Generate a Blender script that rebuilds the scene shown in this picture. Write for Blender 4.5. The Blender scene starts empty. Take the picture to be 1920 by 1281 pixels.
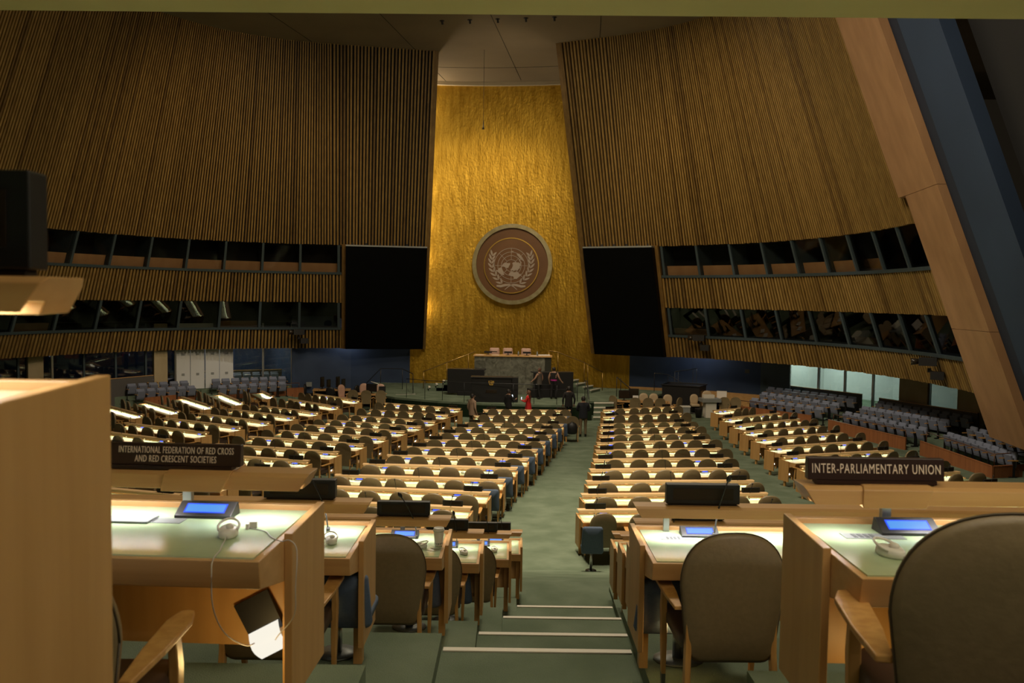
import bpy, bmesh, math, random
import numpy as np
from mathutils import Vector, Matrix
random.seed(7)
C = bpy.context.scene.collection
SC = bpy.context.scene
PI = math.pi

# ------------------------------------------------------------------ materials
def mat(name, col, rough=.5, metal=0., col2=None, scale=(6, 6, 6), detail=4., bump=0., bscale=None,
        spec=.5, coat=0., emit=None, estr=0., lo=.35, hi=.65):
    m = bpy.data.materials.new(name); m.use_nodes = True
    nt = m.node_tree; b = nt.nodes['Principled BSDF']
    b.inputs['Base Color'].default_value = (*col, 1)
    b.inputs['Roughness'].default_value = rough
    b.inputs['Metallic'].default_value = metal
    b.inputs['Specular IOR Level'].default_value = spec
    b.inputs['Coat Weight'].default_value = coat
    if emit:
        b.inputs['Emission Color'].default_value = (*emit, 1)
        b.inputs['Emission Strength'].default_value = estr
    if col2 or bump:
        tc = nt.nodes.new('ShaderNodeTexCoord'); mp = nt.nodes.new('ShaderNodeMapping')
        mp.inputs['Scale'].default_value = scale
        nz = nt.nodes.new('ShaderNodeTexNoise'); nz.inputs['Scale'].default_value = 1.; nz.inputs['Detail'].default_value = detail
        nt.links.new(tc.outputs['Object'], mp.inputs['Vector']); nt.links.new(mp.outputs['Vector'], nz.inputs['Vector'])
        if col2:
            cr = nt.nodes.new('ShaderNodeValToRGB')
            cr.color_ramp.elements[0].position = lo; cr.color_ramp.elements[1].position = hi
            cr.color_ramp.elements[0].color = (*col, 1); cr.color_ramp.elements[1].color = (*col2, 1)
            nt.links.new(nz.outputs['Fac'], cr.inputs['Fac']); nt.links.new(cr.outputs['Color'], b.inputs['Base Color'])
        if bump:
            src = nz
            if bscale:
                mp2 = nt.nodes.new('ShaderNodeMapping'); mp2.inputs['Scale'].default_value = bscale
                src = nt.nodes.new('ShaderNodeTexNoise'); src.inputs['Scale'].default_value = 1.
                nt.links.new(tc.outputs['Object'], mp2.inputs['Vector']); nt.links.new(mp2.outputs['Vector'], src.inputs['Vector'])
            bp = nt.nodes.new('ShaderNodeBump'); bp.inputs['Strength'].default_value = bump; bp.inputs['Distance'].default_value = .02
            nt.links.new(src.outputs['Fac'], bp.inputs['Height']); nt.links.new(bp.outputs['Normal'], b.inputs['Normal'])
    return m

def emission(name, col, s):
    m = bpy.data.materials.new(name); m.use_nodes = True
    b = m.node_tree.nodes['Principled BSDF']
    b.inputs['Base Color'].default_value = (.01, .01, .01, 1); b.inputs['Specular IOR Level'].default_value = .15
    b.inputs['Emission Color'].default_value = (*col, 1); b.inputs['Emission Strength'].default_value = s
    return m

def glass(name, tint, refl=.12, rough=.02):
    m = bpy.data.materials.new(name); m.use_nodes = True
    nt = m.node_tree; nt.nodes.remove(nt.nodes['Principled BSDF'])
    o = nt.nodes['Material Output']
    t = nt.nodes.new('ShaderNodeBsdfTransparent'); t.inputs['Color'].default_value = (*tint, 1)
    g = nt.nodes.new('ShaderNodeBsdfGlossy'); g.inputs['Roughness'].default_value = rough
    f = nt.nodes.new('ShaderNodeLayerWeight'); f.inputs['Blend'].default_value = .12
    ad = nt.nodes.new('ShaderNodeMath'); ad.operation = 'ADD'; ad.inputs[1].default_value = refl; ad.use_clamp = True
    x = nt.nodes.new('ShaderNodeMixShader')
    nt.links.new(f.outputs['Fresnel'], ad.inputs[0]); nt.links.new(ad.outputs[0], x.inputs['Fac'])
    nt.links.new(t.outputs[0], x.inputs[1]); nt.links.new(g.outputs[0], x.inputs[2]); nt.links.new(x.outputs[0], o.inputs['Surface'])
    return m

WOOD = mat('maple', (.50, .27, .095), .42, col2=(.62, .36, .145), scale=(1.2, 9, 22), detail=5, lo=.3, hi=.72)
BARLIT = mat('maple_bar_lit', (.66, .42, .20), .4, col2=(.74, .49, .25), scale=(1.2, 9, 22), detail=5, lo=.3, hi=.72)  # maple made paler: overhead light on the bars put into the colour
WOODP = mat('maple_panel', (.48, .26, .085), .45, col2=(.58, .33, .12), scale=(14, 14, 1.1), detail=5, lo=.3, hi=.72)
WOODR = mat('cherry_panel', (.25, .085, .028), .5, col2=(.33, .12, .04), scale=(10, 10, .8), detail=4)
WOODS = mat('slab_veneer', (.36, .19, .088), .55, col2=(.43, .235, .112), scale=(2, 2, .4), detail=5)
CHW = mat('chair_wood', (.50, .25, .07), .35, col2=(.62, .34, .11), scale=(30, 30, 3), detail=4)
SLAT = mat('slat_wood', (.205, .115, .028), .5, col2=(.31, .185, .05), scale=(7, 7, .35), detail=3, lo=.3, hi=.7)
DARK = mat('dark_backing', (.007, .005, .003), .9)
GREEN = mat('green_inlay', (.37, .46, .27), .22, col2=(.40, .49, .29), scale=(9, 9, 9))
TAN = mat('tan_vinyl', (.205, .15, .077), .45, col2=(.225, .166, .087), scale=(40, 40, 40), bump=.08)
TAND = mat('tan_piping', (.075, .054, .028), .5)
PINK = mat('pink_vinyl', (.55, .33, .24), .5)
BEIGE = mat('beige_vinyl', (.5, .38, .24), .5)
BROWN = mat('brown_seat', (.055, .032, .022), .45)
BLUE = mat('blue_grey_cloth', (.07, .10, .16), .8, col2=(.083, .118, .18), scale=(60, 60, 60))
LILAC = mat('gallery_cloth', (.155, .17, .225), .85, col2=(.18, .195, .25), scale=(60, 60, 60))
LILACD = mat('gallery_cloth_back', (.035, .038, .048), .8)
CHROME = mat('brushed_steel', (.55, .56, .57), .3, 1.)
FERR = mat('grey_leg_tip', (.12, .13, .12), .4, .6)
PGREY = mat('panel_grey', (.16, .165, .16), .5); PDARK = mat('panel_dark', (.06, .06, .06), .5)
BLACK = mat('black_plastic', (.010, .009, .009), .5)
SCREEN = mat('dark_screen', (.028, .020, .013), .16)
BIGSCR = mat('dead_screen', (.002, .002, .0025), .45, spec=.1)
BROWNP = mat('plate_brown', (.030, .013, .010), .4)
LETTER = mat('letter_cream', (.88, .72, .60), .6)
LCD = emission('lcd_blue', (.02, .09, 1.), 1.1)
LCDL = emission('lcd_cyan', (.10, .38, 1.), .85)
STRIP = emission('lamp_strip', (1., .94, .79), 23.)
STRIPN = emission('lamp_strip_near', (.95, .98, 1.), 60.)
STRIPM = emission('lamp_strip_mid', (.98, .97, .92), 30.)
DISH = emission('lit_dish', (1., .92, .74), 4.)  # earphone dishes glow in place of the light they reflect
DISHN = emission('lit_dish_near', (1., .94, .80), .95)
WHITE = mat('white_plastic', (.74, .70, .62), .4)
PAPER = mat('paper_white', (.8, .78, .74), .7)
CABLE = mat('cable_white', (.55, .5, .44), .5)
GREY = mat('grey_plate', (.25, .26, .25), .4)
CARPET = mat('green_carpet', (.125, .16, .105), .95, col2=(.175, .215, .148), scale=(1.6, 1.6, 1.6), detail=8, bump=.4, bscale=(160, 160, 160), spec=.1, lo=.38, hi=.66)
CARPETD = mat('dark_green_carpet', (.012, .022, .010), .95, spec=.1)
NOSE = mat('step_nosing', (.72, .66, .55), .6)
BWALL = mat('blue_wall', (.020, .036, .078), .75, col2=(.034, .056, .112), scale=(.5, .5, .6), detail=2)
BSIDE = mat('blue_side_wall', (.016, .032, .07), .9, col2=(.022, .042, .088), scale=(.3, .3, .3))
BSIDED = mat('blue_side_dark', (.010, .016, .036), .9)
VOID = mat('void_black', (.006, .005, .006), .9)
CEIL = mat('ceiling_board', (.22, .17, .11), .9, col2=(.25, .195, .125), scale=(.4, .4, .4))
CREAM = mat('cream_trim', (.55, .46, .32), .7)
SOFF = mat('soffit_paint', (.80, .68, .33), .8, col2=(.83, .71, .35), scale=(.5, .5, .5))
MULL = mat('mullion_blue', (.045, .065, .075), .5)
STONE = mat('column_stone', (.36, .28, .15), .6, col2=(.42, .33, .19), scale=(2, 2, 1))
DOORW = mat('door_white', (.62, .62, .60), .6)
GLASS = glass('booth_glass', (.6, .62, .58), .06)
GLASSU = glass('upper_booth_glass', (.9, .9, .88), .0, .05)
GLASSC = glass('clear_glass', (.82, .88, .86), .04)
GLASSD = glass('dark_glass', (.35, .38, .42), .06)
GOLDE = mat('emblem_gold', (.75, .46, .10), .35, 1.)
GOLDP = mat('gold_paint', (.85, .52, .10), .5, .1)
RINGM = mat('emblem_ring', (.36, .30, .14), .4, .6, col2=(.46, .39, .22), scale=(3, 3, 3))
DISCM = mat('emblem_disc', (.22, .10, .035), .5, .2, col2=(.19, .085, .03), scale=(1, 1, 1))
LAND = mat('emblem_pale', (.46, .36, .28), .6)
BRASS = mat('brass_rail', (.4, .25, .08), .35, .8)
BPIPE = mat('black_rail', (.015, .015, .016), .4)
SKIN = mat('skin', (.36, .2, .13), .6)
HAIR = mat('dark_hair', (.012, .009, .007), .6)
HAIRB = mat('brown_hair', (.10, .04, .02), .6)

def gold_wall_mat():
    m = bpy.data.materials.new('gold_leaf'); m.use_nodes = True
    nt = m.node_tree; b = nt.nodes['Principled BSDF']; L = nt.links
    b.inputs['Metallic'].default_value = .85; b.inputs['Roughness'].default_value = .42
    tc = nt.nodes.new('ShaderNodeTexCoord')
    mp = nt.nodes.new('ShaderNodeMapping'); mp.inputs['Scale'].default_value = (5, 5, .7)
    n1 = nt.nodes.new('ShaderNodeTexNoise'); n1.inputs['Scale'].default_value = 1.; n1.inputs['Detail'].default_value = 6
    L.new(tc.outputs['Object'], mp.inputs[0]); L.new(mp.outputs[0], n1.inputs['Vector'])
    cr = nt.nodes.new('ShaderNodeValToRGB')
    cr.color_ramp.elements[0].color = (.40, .22, .018, 1); cr.color_ramp.elements[1].color = (.64, .38, .045, 1)
    cr.color_ramp.elements[0].position = .3; cr.color_ramp.elements[1].position = .7
    L.new(n1.outputs['Fac'], cr.inputs[0]); L.new(cr.outputs[0], b.inputs['Base Color'])
    mp2 = nt.nodes.new('ShaderNodeMapping'); mp2.inputs['Scale'].default_value = (11, 11, 3.5)
    n2 = nt.nodes.new('ShaderNodeTexNoise'); n2.inputs['Scale'].default_value = 1.; n2.inputs['Detail'].default_value = 5
    L.new(tc.outputs['Object'], mp2.inputs[0]); L.new(mp2.outputs[0], n2.inputs['Vector'])
    bk = nt.nodes.new('ShaderNodeTexVoronoi'); bk.inputs['Scale'].default_value = 7.; bk.distance = 'CHEBYCHEV'
    L.new(tc.outputs['Object'], bk.inputs['Vector'])
    ad = nt.nodes.new('ShaderNodeMath'); ad.operation = 'MULTIPLY_ADD'; ad.inputs[1].default_value = .35
    L.new(bk.outputs['Distance'], ad.inputs[0]); L.new(n2.outputs['Fac'], ad.inputs[2])
    bp = nt.nodes.new('ShaderNodeBump'); bp.inputs['Strength'].default_value = .45; bp.inputs['Distance'].default_value = .05
    L.new(ad.outputs[0], bp.inputs['Height']); L.new(bp.outputs[0], b.inputs['Normal'])
    return m
GOLD = gold_wall_mat()

def granite_mat():
    m = bpy.data.materials.new('green_granite'); m.use_nodes = True
    nt = m.node_tree; b = nt.nodes['Principled BSDF']; L = nt.links
    b.inputs['Roughness'].default_value = .25
    tc = nt.nodes.new('ShaderNodeTexCoord'); v = nt.nodes.new('ShaderNodeTexVoronoi'); v.distance = 'CHEBYCHEV'; v.inputs['Scale'].default_value = 1.7
    n = nt.nodes.new('ShaderNodeTexNoise'); n.inputs['Scale'].default_value = 3.; n.inputs['Detail'].default_value = 8; n.inputs['Distortion'].default_value = 1.5
    cr = nt.nodes.new('ShaderNodeValToRGB')
    cr.color_ramp.elements[0].color = (.11, .108, .08, 1); cr.color_ramp.elements[1].color = (.30, .29, .225, 1)
    cr.color_ramp.elements[0].position = .3; cr.color_ramp.elements[1].position = .7
    mx = nt.nodes.new('ShaderNodeMix'); mx.data_type = 'RGBA'; mx.blend_type = 'MULTIPLY'; mx.inputs['Factor'].default_value = .55
    L.new(tc.outputs['Object'], v.inputs['Vector']); L.new(tc.outputs['Object'], n.inputs['Vector'])
    L.new(n.outputs['Fac'], cr.inputs[0]); L.new(cr.outputs[0], mx.inputs['A']); bw = nt.nodes.new('ShaderNodeRGBToBW'); L.new(v.outputs['Color'], bw.inputs[0]); L.new(bw.outputs[0], mx.inputs['B'])
    L.new(mx.outputs['Result'], b.inputs['Base Color'])
    return m
GRAN = granite_mat()

# ------------------------------------------------------------------ mesh builder
class MB:
    def __init__(s): s.v = []; s.f = []; s.m = []; s.sm = []
    def add(s, vs, fs, m=0, smooth=False):
        o = len(s.v); s.v += [tuple(p) for p in vs]
        for f in fs: s.f.append([o + i for i in f]); s.m.append(m); s.sm.append(smooth)
        return s
    def box(s, x0, x1, y0, y1, z0, z1, m=0):
        v = [(x0,y0,z0),(x1,y0,z0),(x1,y1,z0),(x0,y1,z0),(x0,y0,z1),(x1,y0,z1),(x1,y1,z1),(x0,y1,z1)]
        return s.add(v, [(3,2,1,0),(4,5,6,7),(0,1,5,4),(1,2,6,5),(2,3,7,6),(3,0,4,7)], m)
    def loft(s, A, B, m=0, caps=True, smooth=False):
        n = len(A); fs = [(i, (i+1) % n, n+(i+1) % n, n+i) for i in range(n)]
        if caps: fs += [tuple(range(n-1, -1, -1)), tuple(range(n, 2*n))]
        return s.add(list(A)+list(B), fs, m, smooth)
    def px(s, prof, x0, x1, m=0): return s.loft([(x0,a,b) for a,b in prof], [(x1,a,b) for a,b in prof], m)
    def py(s, prof, y0, y1, m=0): return s.loft([(a,y0,b) for a,b in prof], [(a,y1,b) for a,b in prof], m)
    def pz(s, prof, z0, z1, m=0): return s.loft([(a,b,z0) for a,b in prof], [(a,b,z1) for a,b in prof], m)
    def rings(s, R, m=0, caps=True, smooth=True):
        n = len(R[0]); vs = [p for r in R for p in r]; fs = []
        for k in range(len(R)-1):
            for i in range(n): fs.append((k*n+i, k*n+(i+1) % n, (k+1)*n+(i+1) % n, (k+1)*n+i))
        if caps: fs += [tuple(range(n-1, -1, -1)), tuple((len(R)-1)*n+i for i in range(n))]
        return s.add(vs, fs, m, smooth)
    def tube(s, pts, r, n=6, m=0):
        P = [Vector(p) for p in pts]; R = []
        rs = r if isinstance(r, (list, tuple)) else [r]*len(P)
        for i, p in enumerate(P):
            d = (P[min(i+1, len(P)-1)]-P[max(i-1, 0)]).normalized()
            a = d.cross(Vector((0, 0, 1)))
            if a.length < .05: a = d.cross(Vector((0, 1, 0)))
            a.normalize(); b = d.cross(a)
            R.append([p+(a*math.cos(2*PI*k/n)+b*math.sin(2*PI*k/n))*rs[i] for k in range(n)])
        return s.rings(R, m)
    def lathe(s, prof, n=16, c=(0,0,0), m=0):
        return s.rings([[(c[0]+r*math.cos(2*PI*k/n), c[1]+r*math.sin(2*PI*k/n), c[2]+z) for k in range(n)] for r, z in prof], m)
    def ball(s, c, r, n=10, m=0):
        if not isinstance(r, (tuple, list)): r = (r, r, r)
        R = []
        for j in range(1, n//2+2):
            a = PI*j/(n//2+2)
            R.append([(c[0]+r[0]*math.sin(a)*math.cos(2*PI*k/n), c[1]+r[1]*math.sin(a)*math.sin(2*PI*k/n), c[2]-r[2]*math.cos(a)) for k in range(n)])
        return s.rings(R, m)
    def poly(s, pts, m=0): return s.add(pts, [tuple(range(len(pts)))], m)
    def mesh(s, name, mats):
        me = bpy.data.meshes.new(name); me.from_pydata(s.v, [], s.f)
        for k in (mats if isinstance(mats, (list, tuple)) else [mats]): me.materials.append(k)
        me.polygons.foreach_set('material_index', s.m); me.polygons.foreach_set('use_smooth', s.sm)
        bm = bmesh.new(); bm.from_mesh(me); bmesh.ops.recalc_face_normals(bm, faces=bm.faces[:]); bm.to_mesh(me); bm.free()
        me.update(); return me
    def build(s, name, mats, parent=None, loc=(0,0,0), rz=0., bevel=0., label=None):
        return obj(name, s.mesh(name, mats), parent, loc, rz, bevel, label)
def obj(name, me, parent=None, loc=(0,0,0), rz=0., bevel=0., label=None):
    o = bpy.data.objects.new(name, me); C.objects.link(o); o.location = loc; o.rotation_euler = (0, 0, rz)
    if parent: o.parent = parent
    if label: o['label'] = label
    if bevel:
        b = o.modifiers.new('bevel', 'BEVEL'); b.width = bevel; b.segments = 2; b.limit_method = 'ANGLE'
    return o
def empty(name, label, cat, loc=(0,0,0), rz=0., ry=0., group=None):
    o = bpy.data.objects.new(name, None); C.objects.link(o); o.location = loc; o.rotation_euler = (0, ry, rz); o.empty_display_size = .1
    o['label'] = label; o['category'] = cat
    if group: o['group'] = group
    return o
def tag(o, label, cat, group=None):
    o['label'] = label; o['category'] = cat
    if group: o['group'] = group
    return o
def struct(o): o['kind'] = 'structure'; return o
def copy_tree(root, loc, rz=0., label=None, group=None, scale=None):
    r = root.copy(); C.objects.link(r); r.location = loc; r.rotation_euler = (0, 0, rz)
    if scale: r.scale = scale
    if label: r['label'] = label
    if group: r['group'] = group
    for ch in list(root.children):
        c = ch.copy(); C.objects.link(c); c.parent = r
        for g in list(ch.children):
            d = g.copy(); C.objects.link(d); d.parent = c
    return r
def text_mesh(body, size, name, m, extrude=.002, xs=1., align='CENTER', space=1.):
    cu = bpy.data.curves.new(name, 'FONT'); cu.body = body; cu.size = size; cu.extrude = extrude
    cu.align_x = align; cu.align_y = 'CENTER'; cu.space_character = space; cu.resolution_u = 3
    o = bpy.data.objects.new(name, cu); C.objects.link(o); o.scale = (xs, 1, 1)
    bpy.context.view_layer.update()
    me = bpy.data.meshes.new_from_object(o.evaluated_get(bpy.context.evaluated_depsgraph_get()))
    me.transform(Matrix.Diagonal((xs, 1, 1, 1))); me.materials.clear(); me.materials.append(m)
    bpy.data.objects.remove(o); bpy.data.curves.remove(cu)
    return me
ORD = ['first','second','third','fourth','fifth','sixth','seventh','eighth','ninth','tenth','eleventh','twelfth','thirteenth','fourteenth']

# ------------------------------------------------------------------ hall frame (metres; eye at 0,0,5.8)
AL, SX, SY = .1263, -1.6352, 49.
CA, SA = math.cos(AL), math.sin(AL)
def hw(v, u): return (SX+v*CA-u*SA, SY-v*SA-u*CA)       # hall (right, toward audience) -> world
def wh(x, y): dx, dy = x-SX, y-SY; return (dx*CA-dy*SA, -dx*SA-dy*CA)
def floor_z(x, y):
    u = wh(x, y)[1]; z = max(0., .0324*(u-12.3))
    if y < 16.0: t = min(1., (16.0-y)/3.6); z = z*(1-t)+1.62*t
    return z
def yaw_hall(): return -AL
PT = np.array([[13.0897, 3.1211], [19.4659, 7.4476], [19.9195, 17.2253]]); LEAN = .3748; ZB = 2.768
ZL = (2.768, 3.987, 5.417, 7.132, 8.588, 18.411)
def plan(t):
    B = lambda t: (1-t)**2*PT[0]+2*t*(1-t)*PT[1]+t*t*PT[2]
    D = lambda t: 2*(1-t)*(PT[1]-PT[0])+2*t*(PT[2]-PT[1])
    tc = min(max(t, -.3), 1.1); c = B(tc)+D(tc)*(t-tc); d = D(tc); d = d/np.linalg.norm(d)
    return c, np.array([-d[1], d[0]]), d
def wallp(t, side, z, off=0.):                          # point on the leaning wall, off metres toward the room
    c, n, d = plan(t); p = c+n*(LEAN*(z-ZB)+off)
    x, y = hw(p[0]*side, p[1]); return (x, y, z)
def arc(t0, t1, n=400):
    ts = np.linspace(t0, t1, n); L = [0.]; p = plan(ts[0])[0]
    for t in ts[1:]:
        q = plan(t)[0]; L.append(L[-1]+np.linalg.norm(q-p)); p = q
    return ts, np.array(L)
def by_arc(t0, t1, pitch):
    ts, L = arc(t0, t1); k = max(1, int(round(L[-1]/pitch))); return [float(np.interp(L[-1]*i/k, L, ts)) for i in range(k+1)]
TIN = {1: -.445, -1: -.605}; TBAND = {1: -.185, -1: -.335}; TENDS = {1: 1.0, -1: 1.45}
SN = {1: 'right', -1: 'left'}

# ------------------------------------------------------------------ camera
f, p = 1600., math.atan(80.5/1600.); ro = .0145
cam = bpy.data.cameras.new('camera'); co = bpy.data.objects.new('camera', cam); C.objects.link(co)
cam.sensor_width = 36.; cam.lens = 30.; cam.clip_start = .05; cam.clip_end = 300
R0 = Vector((1, 0, 0)); U0 = Vector((0, math.sin(p), math.cos(p))); F0 = Vector((0, math.cos(p), -math.sin(p)))
Rr = R0*math.cos(ro)+U0*math.sin(ro); Ur = U0*math.cos(ro)-R0*math.sin(ro)
M = Matrix((Rr, Ur, -F0)).transposed().to_4x4(); M.translation = (0, 0, 5.8); co.matrix_world = M
cam.dof.use_dof = True; cam.dof.focus_distance = 12.; cam.dof.aperture_fstop = 5.
SC.camera = co

# ------------------------------------------------------------------ room shell
def build_slats(side, z0, z1, t0, t1, pitch=.157, w=.085, d=.15, mm=SLAT):
    m = MB(); ts, L = arc(t0, t1); n = int(L[-1]/pitch)
    for i in range(n):
        rnd = random.random()
        s0 = i*pitch+.015*random.random(); a = float(np.interp(s0, L, ts)); b = float(np.interp(s0+w, L, ts))
        dz = .03*random.random()
        lo = [wallp(a, side, z0+dz), wallp(b, side, z0+dz), wallp(b, side, z0+dz, -d), wallp(a, side, z0+dz, -d)]
        hi = [wallp(a, side, z1), wallp(b, side, z1), wallp(b, side, z1, -d), wallp(a, side, z1, -d)]
        m.loft(lo, hi, 1 if rnd > .6 else (2 if rnd < .12 else 0))
    k = 60; g = [t0+(t1-t0)*i/k for i in range(k+1)]
    for a, b in zip(g[:-1], g[1:]):
        m.loft([wallp(a, side, z0+.03, -d), wallp(b, side, z0+.03, -d), wallp(b, side, z0+.03, -d-.08), wallp(a, side, z0+.03, -d-.08)],
               [wallp(a, side, z1, -d), wallp(b, side, z1, -d), wallp(b, side, z1, -d-.08), wallp(a, side, z1, -d-.08)], 3, caps=True)
    return m
SLAT2 = mat('slat_wood_light', (.25, .145, .036), .5, col2=(.36, .215, .06), scale=(7, 7, .35), detail=3, lo=.3, hi=.7)
SLAT3 = mat('slat_wood_dark', (.14, .075, .018), .5, col2=(.22, .125, .034), scale=(7, 7, .35), detail=3, lo=.3, hi=.7)
SM = [SLAT, SLAT2, SLAT3, DARK]
tn = 1
def trim(m, mats):
    global tn
    o = struct(m.build('trim_%d' % tn, mats)); tn += 1; return o
def strip_curve(m, side, t0, t1, z0, z1, o0, o1, mi=0, n=40):
    g = [t0+(t1-t0)*i/n for i in range(n+1)]
    for a, b in zip(g[:-1], g[1:]):
        m.loft([wallp(a, side, z0, o0), wallp(b, side, z0, o0), wallp(b, side, z0, o1), wallp(a, side, z0, o1)],
               [wallp(a, side, z1, o0), wallp(b, side, z1, o0), wallp(b, side, z1, o1), wallp(a, side, z1, o1)], mi)
    return m
wn = 1
for side in (-1, 1):
    TEND = TENDS[side]
    m = build_slats(side, ZL[4], ZL[5], TIN[side], TEND, .172, .088)
    struct(m.build('wall_'+SN[side], SM))
    for k, (za, zb) in enumerate(((ZL[0], ZL[1]-.12), (ZL[2], ZL[3]-.14))):
        struct(build_slats(side, za, zb, TBAND[side], TEND+.03, .190, .105).build('wall_'+SN[side], SM))
        mm = MB(); strip_curve(mm, side, TBAND[side], TEND+.03, zb, zb+.13, .05, -.2); trim(mm, [MULL])
    # inner edge fin of the shell
    mm = MB(); a, b = TIN[side]-.012, TIN[side]
    lo = [wallp(a, side, ZL[0]), wallp(b, side, ZL[0]), wallp(b, side, ZL[0], -.6), wallp(a, side, ZL[0], -.6)]
    hi = [wallp(a, side, 18.4), wallp(b, side, 18.4), wallp(b, side, 18.4, -.6), wallp(a, side, 18.4, -.6)]
    mm.loft(lo, hi); trim(mm, [SLAT3])
    # dark backing behind screens and booths
    mm = MB(); strip_curve(mm, side, TIN[side]-.0, TBAND[side], ZL[0], ZL[4], -.25, -.35, 0, 12); trim(mm, [DARK])
    mm = MB(); strip_curve(mm, side, TBAND[side]-.03, TBAND[side], ZL[0], ZL[4]+.05, .12, -.1, 0, 2); trim(mm, [SLAT3])
    for (z0, z1, lower) in ((ZL[3], ZL[4], False), (ZL[1], ZL[2], True)):
        mm = MB(); strip_curve(mm, side, TBAND[side], TEND+.03, z0-.15, z1+.15, -1.5, -1.6); 
        strip_curve(mm, side, TBAND[side], TEND+.03, z1+.0, z1+.1, -.2, -1.6); strip_curve(mm, side, TBAND[side], TEND+.03, z0-.12, z0-.02, -.2, -1.6)
        trim(mm, [DARK])
        ts = by_arc(TBAND[side]+.01, TEND+.02, 2.25)
        for a, b in zip(ts[:-1], ts[1:]):
            pa = MB(); q = lambda t, z, o: wallp(t, side, z, o)
            e = (b-a)*.03
            o_ = -.10
            pa.loft([q(a, z0, o_), q(b, z0, o_), q(b, z0, o_-.012), q(a, z0, o_-.012)], [q(a, z1, o_), q(b, z1, o_), q(b, z1, o_-.012), q(a, z1, o_-.012)])
            win = struct(pa.build('window_%d' % wn, [GLASS if lower else GLASSU])); wn += 1
            fr = MB()
            fr.loft([q(a-e, z0-.02, 0), q(a+e, z0-.02, 0), q(a+e, z0-.02, -.28), q(a-e, z0-.02, -.28)], [q(a-e, z1, 0), q(a+e, z1, 0), q(a+e, z1, -.28), q(a-e, z1, -.28)])
            fr.build('window_frame', [MULL], win)
            if (not lower) or random.random() < .35:
                sl = MB(); h = .48 if not lower else .36
                sl.loft([q(a+e*1.2, z0, -.35), q(b-e*1.2, z0, -.35), q(b-e*1.2, z0, -.75), q(a+e*1.2, z0, -.75)], [q(a+e*1.2, z0+h, -.35), q(b-e*1.2, z0+h, -.35), q(b-e*1.2, z0+h, -.75), q(a+e*1.2, z0+h, -.75)])
                sl.build('window_sill', [WOODS], win)
            dv = MB(); dv.loft([q(a, z0, -.3), q(a+.004, z0, -.3), q(a+.004, z0, -1.5), q(a, z0, -1.5)], [q(a, z1, -.3), q(a+.004, z1, -.3), q(a+.004, z1, -1.5), q(a, z1, -1.5)])
            dv.build('partition', [MULL], win)
# end slab and blue return on the right (mirrored on the left, out of frame)
for side in (1,):
    for (z0, z1, t0) in ((9.45, 18.41, 1.0), (5.0, 9.45, 1.035), (1.35, 5.0, 1.035)):
        mm = MB(); strip_curve(mm, side, t0, 1.185, z0+.006, z1-.006, .22, -.2, 0, 4); trim(mm, [WOODS])
    mm = MB(); strip_curve(mm, side, 1.185, 1.235, .3, 18.4, -.05, -.3, 0, 3); trim(mm, [BSIDED])
    mm = MB(); strip_curve(mm, side, 1.235, 1.36, .3, 18.4, .1, -.3, 0, 4); trim(mm, [BSIDE])
    mm = MB(); strip_curve(mm, side, 1.36, 2.2, .3, 18.4, -.6, -.9, 0, 10); trim(mm, [VOID])
# gold wall (concave)
GV0, GV1 = -4.55, 8.35
def goldp(v, off=0.): s = (v-(GV0+GV1)/2)/((GV1-GV0)/2); return hw(v, -1.75+.85*s*s+off)
m = MB(); n = 24; vs = [GV0+(GV1-GV0)*i/n for i in range(n+1)]
for a, b in zip(vs[:-1], vs[1:]):
    m.loft([(*goldp(a), 0.), (*goldp(b), 0.), (*goldp(b, -.15), 0.), (*goldp(a, -.15), 0.)], [(*goldp(a), 18.2), (*goldp(b), 18.2), (*goldp(b, -.15), 18.2), (*goldp(a, -.15), 18.2)])
gw = struct(m.build('wall_back', [GOLD]))
m = MB()
for a, b in zip(vs[:-1], vs[1:]):
    m.loft([(*goldp(a, .2), 18.2), (*goldp(b, .2), 18.2), (*goldp(b, -.15), 18.2), (*goldp(a, -.15), 18.2)], [(*goldp(a, .2), 18.405), (*goldp(b, .2), 18.405), (*goldp(b, -.15), 18.405), (*goldp(a, -.15), 18.405)])
trim(m, [CREAM])
# blue walls either side of the stage
for nm, pts in (('left', [(GV0, -.9), (-8., -.4), (-11.0, 1.25)]), ('right', [(GV1, -.9), (11.8, -.2), (15.3, 1.8)])):
    m = MB()
    for a, b in zip(pts[:-1], pts[1:]):
        A, B = hw(*a), hw(*b); d = Vector((B[0]-A[0], B[1]-A[1])); nn = Vector((-d.y, d.x)).normalized()*.15
        m.loft([(*A, 0), (*B, 0), (B[0]+nn.x, B[1]+nn.y, 0), (A[0]+nn.x, A[1]+nn.y, 0)], [(*A, 4.6), (*B, 4.6), (B[0]+nn.x, B[1]+nn.y, 4.6), (A[0]+nn.x, A[1]+nn.y, 4.6)])
    struct(m.build('wall_back', [BWALL]))
    m = MB()
    for a, b in zip(pts[:-1], pts[1:]):
        A, B = hw(a[0], a[1]+.04), hw(b[0], b[1]+.04)
        m.loft([(*A, 0.), (*B, 0.), (B[0], B[1]+.03, 0.), (A[0], A[1]+.03, 0.)], [(*A, .86), (*B, .86), (B[0], B[1]+.03, .86), (A[0], A[1]+.03, .86)])
    struct(m.build('baseboard_'+nm, [WOOD]))
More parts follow.
